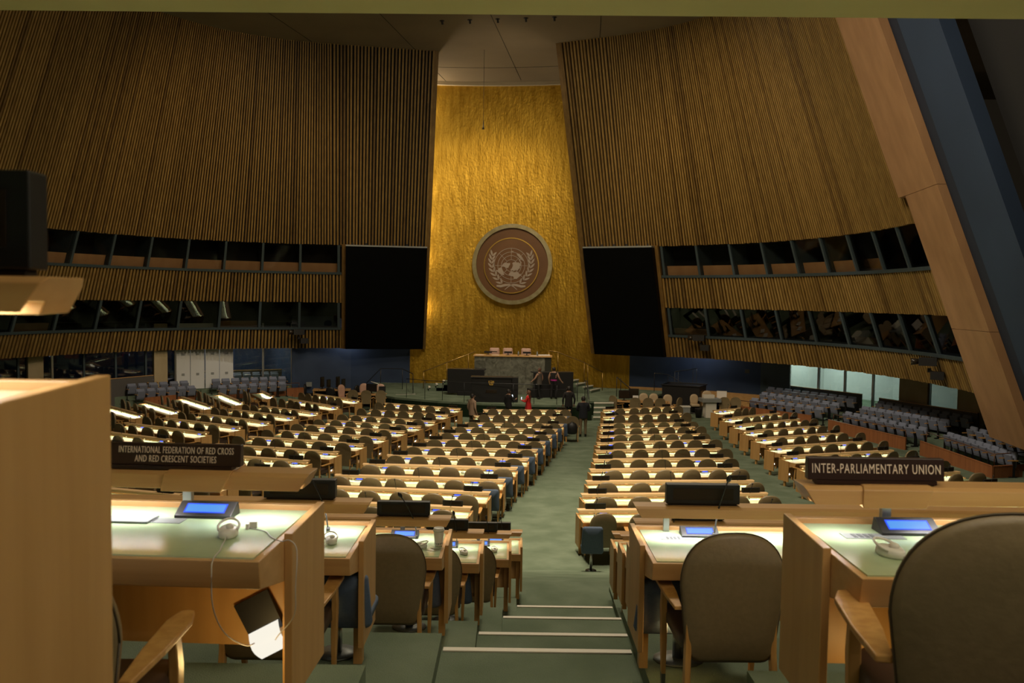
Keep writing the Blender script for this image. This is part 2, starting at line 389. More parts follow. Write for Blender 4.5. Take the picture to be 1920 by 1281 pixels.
# glass side walls with a corridor behind
GL = {1: [(15.3, 1.8), (17.7, 3.7), (20.1, 6.9), (22.0, 10.5), (23.1, 14.5), (23.6, 20.)],
      -1: [(-11.0, 1.25), (-14.0, 2.9), (-16.5, 5.5), (-18.7, 9.), (-20.4, 12.6), (-22.0, 18.)]}
def pathpts(P, step):
    out = []; 
    seg = [(Vector(a), Vector(b)) for a, b in zip(P[:-1], P[1:])]; L = sum((b-a).length for a, b in seg); k = int(round(L/step)); 
    for i in range(k+1):
        s = L*i/k
        for a, b in seg:
            l = (b-a).length
            if s <= l+1e-6: out.append(a+(b-a)*(s/l)); break
            s -= l
    return out
CW = {}
dn = 1
for side in (1, -1):
    g = pathpts(GL[side], 1.55)
    cen = Vector((0, 14.))
    outw = lambda q, d: q+(q-cen).normalized()*d
    for i, (a, b) in enumerate(zip(g[:-1], g[1:])):
        A, B = hw(*a), hw(*b)
        if side == -1: kind = {0: 'g', 1: 'g', 2: 'd', 3: 'd', 4: 'n', 8: 'n', 11: 'n'}.get(i, 'k')
        else: kind = {0: 's', 1: 'g', 2: 'g', 3: 'g', 4: 'g', 5: 'c', 6: 'g', 7: 'c'}.get(i, 'k')
        d = Vector((B[0]-A[0], B[1]-A[1])).normalized(); nn = Vector((-d.y, d.x))
        def pan(m, s0, s1, z0, z1, th=.02, off=0., mi=0):
            P = [(A[0]+(B[0]-A[0])*s+nn.x*o, A[1]+(B[1]-A[1])*s+nn.y*o) for s, o in ((s0, off-th), (s1, off-th), (s1, off+th), (s0, off+th))]
            m.loft([(*q, z0) for q in P], [(*q, z1) for q in P], mi)
        if kind in 'gkn':
            m = MB(); pan(m, .03, .97, .62, 4.2, .006)
            w = struct(m.build('window_%d' % wn, [GLASSC if kind == 'g' else GLASSD])); wn += 1
            m = MB(); pan(m, -.03, .03, .6, 4.2, .05); pan(m, .03, .97, .6, .68, .03); m.build('window_frame', [MULL if kind == 'k' else CHROME], w)
        if kind == 'n': m = MB(); pan(m, .3, .75, .6, 4.2, .14); trim(m, [STONE])
        elif kind == 'c':
            m = MB(); pan(m, .0, 1., .6, 4.2, .12); trim(m, [STONE])
        elif kind == 's':
            m = MB(); pan(m, .0, 1., .6, 4.2, .12); trim(m, [MULL])
        elif kind == 'd':
            for s0, s1 in ((.02, .49), (.51, .98)):
                m = MB(); pan(m, s0, s1, .6, 3.4, .03)
                dd = struct(m.build('door_%d' % dn, [DOORW])); dn += 1
                m = MB()
                for zz in (1.35, 2.45): pan(m, (s0+s1)/2-.05, (s0+s1)/2+.05, zz, zz+.12, .045)
                m.build('door_handle', [GREY], dd)
            m = MB(); pan(m, 0, 1, 3.4, 4.2, .05); trim(m, [DOORW])
    # corridor shell
    m = MB(); q = [outw(x, 5.) for x in g]
    for a, b, c, d in zip(g[:-1], g[1:], q[1:], q[:-1]):
        A, B, Cc, D = hw(*a), hw(*b), hw(*c), hw(*d)
        m.add([(*D, .5), (*Cc, .5), (*Cc, 4.4), (*D, 4.4)], [(0, 1, 2, 3)], 0)
        m.add([(*A, 4.3), (*B, 4.3), (*Cc, 4.3), (*D, 4.3)], [(0, 1, 2, 3)], 1)
    for aa, bb in ((g[0], q[0]), (g[-1], q[-1])):
        A, B = hw(*aa), hw(*bb); m.add([(*A, .5), (*B, .5), (*B, 4.4), (*A, 4.4)], [(0, 1, 2, 3)], 0)
    struct(m.build('wall_corridor', [DOORW if side == 1 else BWALL, CEIL]))
    m = MB()
    for a, b, c, d in zip(g[:-1], g[1:], q[1:], q[:-1]):
        A, B, Cc, D = hw(*a), hw(*b), hw(*c), hw(*d)
        m.loft([(*A, .4), (*B, .4), (*Cc, .4), (*D, .4)], [(*A, .6), (*B, .6), (*Cc, .6), (*D, .6)])
    struct(m.build('floor', [CARPET]))
    CW[side] = g
# ceiling
m = MB(); m.box(-34, 30, -6, 53, 18.41, 18.7)
struct(m.build('ceiling', [CEIL]))
m = MB()
for v in (-7., -2.6, 1.8, 6.2, 10.6):
    A, B = hw(v, -1.2), hw(v*1.15-.3, 14.); m.loft([(A[0]-.012, A[1], 18.4), (A[0]+.012, A[1], 18.4), (B[0]+.012, B[1], 18.4), (B[0]-.012, B[1], 18.4)], [(A[0]-.012, A[1], 18.41), (A[0]+.012, A[1], 18.41), (B[0]+.012, B[1], 18.41), (B[0]-.012, B[1], 18.41)])
for u0 in (2.6,):
    P = [(v, u0-1.1+1.1*((v-1.8)/7)**2) for v in np.linspace(-6, 10, 13)]
    for a, b in zip(P[:-1], P[1:]):
        A, B = hw(*a), hw(*b); m.loft([(*A, 18.4), (*B, 18.4), (B[0], B[1]+.03, 18.4), (A[0], A[1]+.03, 18.4)], [(*A, 18.41), (*B, 18.41), (B[0], B[1]+.03, 18.41), (A[0], A[1]+.03, 18.41)])
trim(m, [DARK])
# balcony soffit over the camera
m = MB(); m.loft([(-14, 6.98, 8.0), (14, 6.5, 8.0), (14, -3, 8.0), (-14, -3, 8.0)], [(-14, 6.98, 8.9), (14, 6.5, 8.9), (14, -3, 8.9), (-14, -3, 8.9)])
struct(m.build('ceiling', [SOFF]))
m = MB(); m.loft([(6.5, 13.4, 12.2), (6.9, 13.5, 11.55), (8.3, 14.2, 12.2), (8.0, 16, 12.2)], [(6.5, 13.4, 13.2), (6.9, 13.5, 13.2), (8.3, 14.2, 13.2), (8.0, 16, 13.2)])
trim(m, [CREAM])

# floor of the hall
m = MB(); xs = list(np.linspace(-34, 28, 63)); ys = list(np.linspace(10, 54, 89))
V = [(x, y, floor_z(x, y)) for y in ys for x in xs]; nx = len(xs)
m.add(V, [(j*nx+i, j*nx+i+1, (j+1)*nx+i+1, (j+1)*nx+i) for j in range(len(ys)-1) for i in range(nx-1)], 0, True)
struct(m.build('floor', [CARPET]))

# ------------------------------------------------------------------ delegate chair
def back_outline(n, w, z0, z1, rt, rb):
    pts = []
    for k in range(n+1):                       # top arch, right to left
        a = PI*k/n; pts.append((w*math.copysign(abs(math.cos(a))**.8, math.cos(a)), z1-rt+rt*math.sin(a)**.9))
    k2 = max(2, n//5)
    wb = w*.86
    for k in range(k2+1): a = PI+PI/2*k/k2; pts.append((-wb+rb+rb*math.cos(a), z0+rb+rb*math.sin(a)))
    for k in range(k2+1): a = 1.5*PI+PI/2*k/k2; pts.append((wb-rb+rb*math.cos(a), z0+rb+rb*math.sin(a)))
    return pts
def backrest_mesh(n=16, w=.262, z0=.33, z1=1.0, y=-.27, th=.032, mats=(TAN,)):
    o = back_outline(n, w, z0, z1, .27, .07); zc = (z0+z1)/2
    R = []
    def ring(s, dy): return [(x*s, y+dy+.32*x*x*s*s-.06*(zc+(z-zc)*s-.6), zc+(z-zc)*s) for x, z in o]
    for s, dy in ((.02, -th*1.25), (.6, -th*1.2), (.93, -th), (.985, -th*.55), (1., 0), (.985, th*.55), (.93, th), (.6, th*1.05), (.02, th)): R.append(ring(s, dy))
    m = MB(); m.rings(R, 0); return m.mesh('backrest', list(mats)), ring
def cushion(x, y0, y1, z0, z1, r=.05, n=4):
    o = []
    for cx, cy, a0 in ((x-r, y1-r, 0), (-x+r, y1-r, PI/2), (-x+r, y0+r, PI), (x-r, y0+r, 1.5*PI)):
        for k in range(n+1): a = a0+PI/2*k/n; o.append((cx+r*math.cos(a), cy+r*math.sin(a)))
    c = (0, (y0+y1)/2)
    def ring(s, z): return [(c[0]+(a-c[0])*s, c[1]+(b-c[1])*s, z) for a, b in o]
    m = MB(); m.rings([ring(.9, z0), ring(1, z0+.015), ring(1, z1-.025), ring(.96, z1-.006), ring(.6, z1)], 0); return m
def arm_mesh(s):
    m = MB()
    prof = [(-.25, -.018), (-.05, -.035), (.16, -.04), (.235, -.022), (.245, 0), (.235, .022), (.16, .04), (-.05, .035), (-.25, .018)]
    R = [[(s*.265+b, a, z+.03*(a+.25)) for a, b in prof] for z in (.59, .61)]
    m.rings(R, 0, smooth=False); return m
def leg_pts(s, front): 
    if front: return [(s*.262, .12, .60), (s*.258, .15, .47), (s*.25, .17, .3), (s*.245, .185, .075)], [.018, .021, .021, .015]
    return [(s*.215, -.255, .62), (s*.215, -.255, .38), (s*.222, -.275, .2), (s*.225, -.29, .075)], [.016, .02, .02, .015]
def tip_pts(s, front):
    y = .19 if front else -.295; x = .244 if front else .226
    return [(s*x, y, .075), (s*x, y, 0.)], [.015, .013]
def flat_leg(m, pts, rs, mi=0):
    R = [[(p[0]-r*.75, p[1]-r*1.25, p[2]), (p[0]+r*.75, p[1]-r*1.25, p[2]), (p[0]+r*.75, p[1]+r*1.25, p[2]), (p[0]-r*.75, p[1]+r*1.25, p[2])] for p, r in zip(pts, rs)]
    return m.rings(R, mi, smooth=False)
def make_chair(hi):
    t = empty('delegate_chair', 'x', 'chair')
    bm_, ring = backrest_mesh(28 if hi else 12)
    obj('backrest', bm_, t)
    if hi:
        pr = ring(1., -.012); m = MB(); m.tube(pr+[pr[0]], .0032, 5); m.build('piping', [TAND], t, label='dark piping around the backrest edge')
    cushion(.245, -.24, .25, .37, .46).build('seat', [BROWN], t, label='dark brown seat cushion')
    for s in (-1, 1):
        arm_mesh(s).build('armrest', [CHW], t, bevel=.004 if hi else 0)
        for fr in (0, 1):
            m = MB(); flat_leg(m, *leg_pts(s, fr)); l = m.build('leg', [CHW], t, bevel=.004 if hi else 0)
            if hi: m = MB(); flat_leg(m, *tip_pts(s, fr)); m.build('leg_tip', [FERR], l)
            else:
                m = MB(); flat_leg(m, *tip_pts(s, fr)); m.build('leg_tip', [FERR], l)
    return t
def far_chair_mb():
    o = back_outline(10, .262, .33, 1., .27, .07)
    m = MB(); A = [(x, -.30+.32*x*x-.06*(z-.6), z) for x, z in o]; B = [(x*.95, -.245+.32*x*x-.06*(z-.6), z) for x, z in o]
    m.loft(A, B, 0, True)
    m.box(-.245, .245, -.24, .25, .37, .46, 1)
    for s in (-1, 1):
        m.box(s*.265-.03, s*.265+.03, -.25, .22, .59, .61, 2)
        for fr in (0, 1): pts, rs = leg_pts(s, fr); flat_leg(m, [pts[0], pts[2], (pts[3][0], pts[3][1], 0)], [rs[0], rs[1], .014], 2)
    return m
FARCH = far_chair_mb().mesh('delegate_chair', [TAN, BROWN, CHW])
used = {}
def place_chair(x, y, z, rz, label, group, lod, scale=None):
    if lod == 2:
        o = tag(obj('delegate_chair', FARCH, None, (x, y, z), rz), label, 'chair', group); o.scale = (1.04, 1, 1.05); return o
    if lod not in used:
        t = make_chair(lod == 0); used[lod] = t; t.location = (x, y, z); t.rotation_euler = (0, 0, rz)
        t['label'] = label; t['group'] = group
        t.scale = scale or ((1.04, 1, 1.05) if lod else (1, 1, 1))
        return t
    t = copy_tree(used[lod], (x, y, z), rz, label, group); t.scale = scale or ((1.04, 1, 1.05) if lod else (1, 1, 1)); return t

# ------------------------------------------------------------------ desk rows
def lcd_unit(parent, x, y, z, w=.215, big=False):
    m = MB(); h = .030 if big else .045
    m.px([(y-.05, z), (y+.05, z), (y+.035, z+h+.02), (y+.02, z+h+.02), (y-.05, z+.012)], x-w/2, x+w/2)
    b = m.build('display_unit', [BLACK], parent, bevel=.003 if big else 0)
    sl = math.atan2(h+.008, .07)
    def sp(a, s): return (x+a, y-.05+.07*s-.0015*math.sin(sl)-.001, z+.012+(h+.008)*s+.0015)
    m = MB(); m.poly([sp(-w*.34, .27), sp(w*.34, .27), sp(w*.34, .78), sp(-w*.34, .78)])
    m.build('screen', [LCDL if big else LCD], b, label='lit blue display')
    if big:
        m = MB(); m.poly([sp(-w*.365, .2), sp(w*.365, .2), sp(w*.365, .86), sp(-w*.365, .86)]); o = m.build('screen_border', [LCD], b); o.location.z = -.0006; o.location.y = .0004
def mic(parent, x, y, z, lean=-.1, h=.33, hi=False):
    m = MB(); n = 7 if hi else 4
    pts = [(x+lean*(k/n)**2, y-.04*(k/n), z+h*(k/n)) for k in range(n+1)]
    m.tube([(x, y, z), (x, y, z+.03)], .012 if hi else .014, 8 if hi else 5); m.tube(pts, .0045 if hi else .007, 6 if hi else 4)
    e = Vector(pts[-1]); d = (e-Vector(pts[-2])).normalized()
    m.tube([e, e+d*.012, e+d*.03, e+d*.045], [.008, .014, .014, .006], 8 if hi else 5)
    m.build('microphone', [BLACK], parent)
def bar_profile(z, hi=False):
    if hi: return [(-.25, z-.025), (-.235, z+.025), (-.215, z+.036), (-.10, z+.036), (-.085, z+.02), (-.085, z-.028), (-.182, z-.030), (-.187, z-.006), (-.24, z-.006), (-.243, z-.025)]
    # y, z : channel open at the bottom, front lip hides the strip
    return [(-.25, z-.025), (-.235, z+.025), (-.215, z+.036), (-.10, z+.036), (-.085, z+.02), (-.085, z-.04), (-.165, z-.045), (-.17, z-.006), (-.24, z-.006), (-.243, z-.025)]
def make_desk(L, label, x, y, z, rz, ry, block_cat='desk', barz=.12, posts=None, lcds=(), mics=(), holders=(), hi=False, grp=None, strip=STRIP, foot=True):
    t = empty('delegate_desk', label, 'desk', (x, y, z), rz, ry, grp)
    h = L/2; bv = .003 if hi else 0
    m = MB(); m.px([(-.69, .752), (-.672, .655), (-.43, .60), (-.03, .60), (-.03, .752)], -h+.03, h-.03)
    m.box(-h+.03, h-.03, -.03, 0, .56, .775)
    m.build('worktop', [WOOD], t, bevel=bv)
    m = MB(); m.box(-h+.055, h-.055, -.668, -.045, .752, .757); m.build('writing_surface', [GREEN], t, label='pale green inlaid writing surface')
    for s in (-1, 1):
        m = MB(); e = s*h; m.px([(0, .785), (-.43, .772), (-.43, .16), (0, .16)], min(e, e-s*.03), max(e, e-s*.03)); m.build('end_panel', [WOODP], t, bevel=bv)
        if foot: m = MB(); m.box(e-s*.06-.025, e-s*.06+.025, -.27, -.20, 0, .6); m.build('foot', [WOODP], t)
    m = MB(); m.box(-h+.03, h-.03, -.13, -.105, .24, .6); m.build('modesty_panel', [WOODP], t)
    zb = .75+barz
    m = MB(); pr = bar_profile(zb, hi)
    def endx(s, zz): return s*(h-.0-.045*(zb+.036-zz)/.08)
    m.loft([(endx(-1, b), a, b) for a, b in pr], [(endx(1, b), a, b) for a, b in pr])
    m.build('lamp_bar', [WOOD if hi else BARLIT], t, bevel=bv*.7)
    m = MB(); yb_ = -.195 if hi else -.175; m.add([(-h+.08, -.237, zb-.009), (h-.08, -.237, zb-.009), (h-.08, yb_, zb-.009), (-h+.08, yb_, zb-.009)], [(3, 2, 1, 0)])
    m.build('light_strip', [strip], t, label='glowing light strip under the lamp bar')
    for px_ in (posts if posts is not None else [L*(k+.5)/5-h for k in range(5)]):
        m = MB(); m.box(px_-.013, px_+.013, -.075, -.05, .752, zb+.02) if not hi else m.box(px_-.017, px_+.017, -.082, -.055, .752, zb+.02)
        m.build('post', [CHROME if hi else PAPER], t)
    for a in lcds: lcd_unit(t, a, -.13 if not hi else -.16, .757, .22, hi)
    for a, l in mics: mic(t, a, -.20, .757, l, .34, hi)
    for a in holders:  # earphone holders; the emissive dish imitates reflected light
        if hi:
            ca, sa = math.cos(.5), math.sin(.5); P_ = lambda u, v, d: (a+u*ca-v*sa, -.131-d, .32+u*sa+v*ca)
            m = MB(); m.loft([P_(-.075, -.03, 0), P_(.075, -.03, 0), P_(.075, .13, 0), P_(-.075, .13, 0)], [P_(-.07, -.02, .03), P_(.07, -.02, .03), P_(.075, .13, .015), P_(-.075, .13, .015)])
            sh = m.build('holder_plate', [BLACK], t)
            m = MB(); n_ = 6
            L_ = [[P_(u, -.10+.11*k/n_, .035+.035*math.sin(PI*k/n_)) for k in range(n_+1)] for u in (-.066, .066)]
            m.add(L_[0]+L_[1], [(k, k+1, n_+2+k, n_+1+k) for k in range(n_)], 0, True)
            m.build('glowing_dish', [DISHN], sh, label='bright curved earphone holder dish')
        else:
            m = MB(); m.add([(a-.08, -.136, .34), (a+.08, -.136, .42), (a+.05, -.19, .47), (a-.1, -.19, .40)], [(0, 1, 2, 3)]); sh = m.build('holder_plate', [BLACK], t)
            m = MB(); m.add([(a-.035, -.2, .30), (a+.035, -.2, .33), (a+.03, -.175, .365), (a-.04, -.175, .335)], [(0, 1, 2, 3)]); m.build('glowing_dish', [DISH], sh, label='bright earphone holder dish')
    return t
def plate(name, label, w, h, th, loc, rz, tilt=0., grp=None, dark=False):
    t = empty(name, label, 'nameplate', loc, rz, 0, grp)
    m = MB(); m.box(-w*.47, w*.47, -.02, .02, 0, .012); m.box(-w/2, w/2, -th/2, th/2, .012, .012+h); m.build('casing', [BLACK], t, bevel=.004 if dark else 0)
    m = MB(); m.box(-w*.41, w*.41, -th/2-.003, -th/2-.0005, .012+h*.22, .012+h*.8); m.build('screen', [SCREEN], t)
    return t

ROWS = {
'D':[((4.09,37.99),(7.55,39.47)),((3.84,35.74),(7.45,37.16)),((3.43,32.85),(7.11,34.13)),((3.22,31.11),(7.04,32.53)),((3.02,29.3),(6.82,30.39)),((2.76,27.49),(6.75,28.77)),((2.56,25.77),(6.62,26.74)),((2.32,23.99),(6.38,24.7)),((2.07,22.28),(6.19,22.94)),((1.83,20.55),(6.06,21.06)),((1.58,18.91),(5.92,19.45)),((1.38,17.29),(5.85,17.72))],
'C':[((-1.24,37.41),(2.64,37.63)),((-1.55,35.09),(2.33,35.26)),((-1.77,32.46),(2.02,32.49)),((-2.14,30.93),(1.71,30.85)),((-2.48,29.2),(1.42,29.12)),((-2.8,27.45),(1.13,27.41)),((-3.15,25.78),(.83,25.66)),((-3.51,24.1),(.53,23.91)),((-3.91,22.48),(.2,22.31)),((-4.3,20.79),(-.11,20.52)),((-4.69,19.35),(-.43,18.92)),((-5.13,17.81),(-.77,17.31))],
'E':[((9.12,38.23),(10.58,39.33)),((8.89,35.65),(11.92,37.77)),((8.72,33.36),(12.18,35.9)),((8.59,31.38),(12.26,33.69)),((8.43,29.35),(12.3,31.49)),((8.26,27.19),(12.23,29.2)),((8.12,25.28),(12.18,27.03)),((8.02,23.39),(12.2,25.01)),((7.97,21.62),(12.2,23.03)),((7.92,19.86),(12.39,21.28)),((7.91,18.16),(12.54,19.48))],
'B':[((-5.82,39.21),(-2.22,37.61)),((-6.1,36.71),(-2.57,35.24)),((-6.46,34.24),(-2.88,32.75)),((-7.01,32.5),(-3.26,31.05)),((-7.48,30.9),(-3.67,29.54)),((-7.95,29.15),(-4.07,27.81)),((-8.45,27.44),(-4.51,26.18)),((-8.91,25.64),(-4.95,24.48)),((-9.3,23.86),(-5.41,22.8)),((-9.86,22.28),(-5.88,21.29)),((-10.29,20.75),(-6.4,19.65)),((-10.86,19.19),(-7.01,18.03))],
'A':[((-9.81,42.53),(-7.16,40.07)),((-10.54,40.3),(-7.65,37.68)),((-11.05,37.57),(-7.97,35.19)),((-11.83,35.88),(-8.48,33.39)),((-12.47,33.97),(-8.95,31.52)),((-13.12,32.21),(-9.49,29.89)),((-13.81,30.42),(-10.08,28.23)),((-14.55,28.64),(-10.59,26.39)),((-15.32,27.11),(-11.3,24.92))],
'Z':[((-12.78,43.49),(-11.58,41.27)),((-14.57,42.39),(-12.24,38.75)),((-15.71,40.52),(-13.,36.94)),((-16.7,38.7),(-13.59,34.75)),((-17.63,36.76),(-14.38,33.15))]}
BN = {'Z': 'leftmost block', 'A': 'second block from left', 'B': 'third block from left', 'C': 'block left of centre aisle', 'D': 'block right of centre aisle', 'E': 'rightmost block'}
stuff = MB()
EAR = []
for B, rows in ROWS.items():
    for i, (a, b) in enumerate(rows):
        za, zb_ = floor_z(*a), floor_z(*b)
        d = Vector((b[0]-a[0], b[1]-a[1])); L = d.length; rz = math.atan2(d.y, d.x); ry = -math.atan2(zb_-za, L)
        fw = Vector((-math.sin(rz), math.cos(rz))); ex = Vector((math.cos(rz), math.sin(rz)))
        mid = Vector(((a[0]+b[0])/2, (a[1]+b[1])/2)); o = mid+fw*.165; z = (za+zb_)/2
        h = L/2; oi = ORD[i]
        ns = 6
        if B == 'Z': ns = 3 if i == 0 else 5
        if B == 'E' and i == 0: ns = 3
        lc = {'A': [h-.45, -h+.9], 'B': [h-.45, -h+.7], 'Z': [h-.45], 'C': [-h+.6, h-.75], 'D': [h-.95, -h+.55], 'E': [-h+.5, h-1.0]}[B]
        hold = {'A': [h-.25], 'B': [h-.25], 'E': [-h+.25]}.get(B, [])
        mc = [(-h+.35, .04), (0, -.03), (h-.45, .05)] if ns > 3 else [(0, 0)]
        t = make_desk(L, 'long maple desk row with light strip, %s from the stage, %s' % (oi, BN[B]), o.x, o.y, z, rz, ry, lcds=lc, mics=mc, holders=hold, grp='desk rows of the hall')
        Mx = Matrix.Translation((o.x, o.y, z)) @ Matrix.Rotation(rz, 4, 'Z') @ Matrix.Rotation(ry, 4, 'Y')
        far = (i < 2 and B in 'ABCDE') or (B == 'Z' and i < 2)
        lod = 1 if mid.y < 23.6 else 2
        for k in range(ns):
            mg = .38 if B in 'CD' else .28
            s = mg+(L-2*mg)*k/(ns-1)-h if ns > 3 else .45+(L-.9)*k/2-h
            dy = -.88+random.uniform(-.06, .05); q = Mx @ Vector((s+random.uniform(-.04, .04), dy, 0)); cz = floor_z(q.x, q.y); cr = rz+random.uniform(-.13, .13)
            if far:
                ca, sa = math.cos(cr), math.sin(cr); b0 = len(stuff.v)
                fm = FARCH
                stuff.add([(q.x+v.co.x*ca-v.co.y*sa, q.y+v.co.x*sa+v.co.y*ca, cz+v.co.z*1.06) for v in fm.vertices], [], 0)
                for pgn in fm.polygons: stuff.f.append([b0+j for j in pgn.vertices]); stuff.m.append(pgn.material_index); stuff.sm.append(False)
            else:
                place_chair(q.x, q.y, cz, cr, 'tan chair, %s from left, %s desk from stage, %s' % (ORD[k], oi, BN[B]), 'tan chairs at the desk rows', lod)
        pls = [(h-.40, 'right')] + ([(-h+.38, 'left')] if B in 'CDE' and ns > 3 else [])
        for s, nm in pls:
            q = Mx @ Vector((s, -.16, .75+.12+.037)); plate('nameplate', 'black nameplate near %s end of %s desk from stage, %s' % (nm, oi, BN[B]), .42, .10, .05, q, rz, grp='nameplates on the lamp bars')
        if B in 'CD' and i > 6:
            for k, nm in ((1, 'left'), (3, 'right')):
                s = .5+(L-1.0)*(k+.5)/(ns-1)-h; q = Mx @ Vector((s, -.38, .7575)); EAR.append((q, rz, 'white earphone, %s half of %s desk from stage, %s' % (nm, oi, BN[B])))
so = stuff.build('tan_chair_rows', [TAN, BROWN, CHW]); so['kind'] = 'stuff'; so['label'] = 'tan chairs at the two desk rows nearest the stage'; so['category'] = 'chairs'

# earphones
def make_ear(label, loc, rz):
    t = empty('earphone', label, 'earphone', loc, rz, 0, 'white earphones on the desks')
    m = MB(); o = []
    m.rings([[(r*.034*math.cos(a), r*.055*math.sin(a)-.0, z) for a in [2*PI*k/14 for k in range(14)]] for r, z in ((.9, 0), (1, .006), (1, .024), (.8, .032), (.1, .03))]); m.build('earpiece', [WHITE], t)
    m = MB(); m.tube([(.036*math.cos(a), .01+.05*math.sin(a), .033+.014*math.sin(a)) for a in [-.6+4.3*k/12 for k in range(13)]], .0045, 6); m.build('ear_hook', [WHITE], t)
    m = MB(); m.ball((.006, -.01, .036), (.014, .02, .012), 8); m.build('speaker_bud', [WHITE], t)
    return t
ear0 = None
def place_ear(label, loc, rz):
    global ear0
    if ear0 is None: ear0 = make_ear(label, loc, rz); return ear0
    return copy_tree(ear0, loc, rz, label)
for q, rz, lb in EAR: place_ear(lb, q, rz+random.uniform(-1, 1))

# blue pedestal seats
def make_blue():
    t = empty('pedestal_chair', 'x', 'chair', group='blue pedestal seats at the aisle')
    bm_, _ = backrest_mesh(12, .215, .40, .88, -.2, .035, (BLUE,))
    o = []
    for cx, cz, a0 in ((.17, .835, 0), (-.17, .835, PI/2), (-.19, .43, PI), (.19, .43, 1.5*PI)):
        for k in range(5): a = a0+PI/2*k/4; o.append((cx+.05*math.cos(a), cz+.05*math.sin(a)))
    m = MB(); m.rings([[(x*s, -.2+dy-.08*(z-.6), .63+(z-.63)*s) for x, z in o] for s, dy in ((.1, -.045), (.9, -.045), (1, -.02), (1, .02), (.9, .045), (.1, .045))]); m.build('backrest', [BLUE], t)
    cushion(.215, -.17, .25, .37, .46).build('seat', [BLUE], t)
    m = MB(); m.tube([(0, .02, .38), (0, .02, .02)], .028, 10); m.build('post', [CHROME], t)
    m = MB(); m.lathe([(.12, 0), (.12, .015), (.04, .022)], 14, (0, .02, 0)); m.build('base', [FERR], t)
    return t
blue0 = None
def place_blue(x, y, z, rz, label):
    global blue0
    if blue0 is None:
        blue0 = make_blue(); blue0.location = (x, y, z); blue0.rotation_euler = (0, 0, rz); blue0['label'] = label; return blue0
    return copy_tree(blue0, (x, y, z), rz, label)
for i in range(1, 11):
    a, b = ROWS['C'][i]; x, y = b[0]+.0, b[1]+.62
    b_ = place_blue(x, y, floor_z(x, y), -.06, 'blue grey pedestal seat, right end of %s desk from stage, left of centre aisle' % ORD[i]); b_.scale = (.85, .9, 1)
place_blue(1.52, 15.55, floor_z(1.52, 15.55), .0, 'blue pedestal seat in the aisle in front of the nearest tan chair')

# ------------------------------------------------------------------ rear stepped rows (nearest the camera)
DD = [.188, .855, 1.385, 1.918, 2.493, 2.945, 3.368]
YF = [1.66, 3.40, 5.145, 6.90, 8.60, 10.20, 11.80]
XL = [-.782, -.745, -.8135, -.464, -.25, .03, .184]
XR = [None, 1.077, .733, .99, 1.2, 1.316, 1.416]
YR = [None, 3.32, 5.144, 6.90, 8.60, 10.20, 11.80]
PZ = [5.8-d-.757 for d in DD]
NZ = [None, None, (5.35, -.42, .80), (6.95, -.25, 1.0), (8.83, -.06, 1.2), (10.39, .10, 1.3)]
m = MB()
edge = [1.88, 3.66]+[NZ[i][0] for i in range(2, 6)]+[12.1]
xl = [-.66, -.62, -.42, -.25, -.06, .10, .25]; xr = [1.2, 1.05, .80, 1.0, 1.2, 1.3, 1.45]
prev = -2.5
for i in range(7):
    m.box(-9, xl[i], prev, edge[i], .0, PZ[i]); m.box(xr[i], 9, prev, edge[i], .0, PZ[i])
    m.box(xl[i]-.02, xr[i]+.02, prev, edge[i], 0, PZ[i]-.10)
    prev = edge[i]
struct(m.build('floor', [CARPET]))
# ramp from the last platform down to the hall floor is part of the hall floor mesh
for i in range(2, 6):
    y, a, b = NZ[i]; m = MB(); m.box(a+.01, b-.01, y-.045, y+.004, PZ[i]-.10, PZ[i]-.092); m.px([(y+.004, PZ[i]-.13), (y+.008, PZ[i]-.13), (y+.008, PZ[i]-.092), (y+.004, PZ[i]-.092)], a+.01, b-.01)
    trim(m, [NOSE])
rown = ['nearest', 'first', 'second', 'third', 'fourth', 'fifth', 'sixth']
def rear_desk(i, side, L, rz=0., posts=None, lcds=(), mics=(), holders=(), barz=.155):
    xe, y = (XL[i], YF[i]) if side < 0 else (XR[i], YR[i])
    c = Vector((xe, y))+Vector((math.cos(rz), math.sin(rz)))*(side*L/2)
    h = L/2
    lab = {0: 'tall maple desk end filling the left foreground', 1: 'maple desk with green top carrying the %s' % ('two-line organization nameplate' if side < 0 else 'single-line organization nameplate')}.get(i, 'maple desk on stepped platform, %s %s of the rear aisle steps' % (['', '', 'nearest upper', 'second', 'third', 'fourth', 'lowest'][i], 'left' if side < 0 else 'right'))
    t = make_desk(L, lab, c.x, c.y, PZ[i], rz, 0, lcds=[side*(-1)*0+(h-a if side < 0 else -h+a) for a in lcds], mics=[((h-a) if side < 0 else (-h+a), l) for a, l in mics],
                  holders=[(h-a) if side < 0 else (-h+a) for a in holders], posts=[(h-a) if side < 0 else (-h+a) for a in (posts or (.9, 2.2))], hi=True, barz=barz, strip=STRIPN if i < 3 else STRIPM, grp='desks on the rear steps')
    return t, c
rear = {}
rear[0, -1] = rear_desk(0, -1, 2.6, 0., barz=.185)
rear[1, -1] = rear_desk(1, -1, 3.0, -.045, posts=(.53, 1.9), lcds=(.415, 1.7), holders=(.19,))
rear[1, 1] = rear_desk(1, 1, 3.2, 0., posts=(.37, 1.9), lcds=(.41, 1.6), holders=(1.0,))
rear[2, -1] = rear_desk(2, -1, 3.6, 0., posts=(1.0, 2.3), lcds=(.55, 1.8), mics=((.25, -.1),), holders=(.3,))
rear[2, 1] = rear_desk(2, 1, 3.9, 0., posts=(.21, 1.8), lcds=(.39, 2.0), mics=((.47, .06),), holders=(.2,))
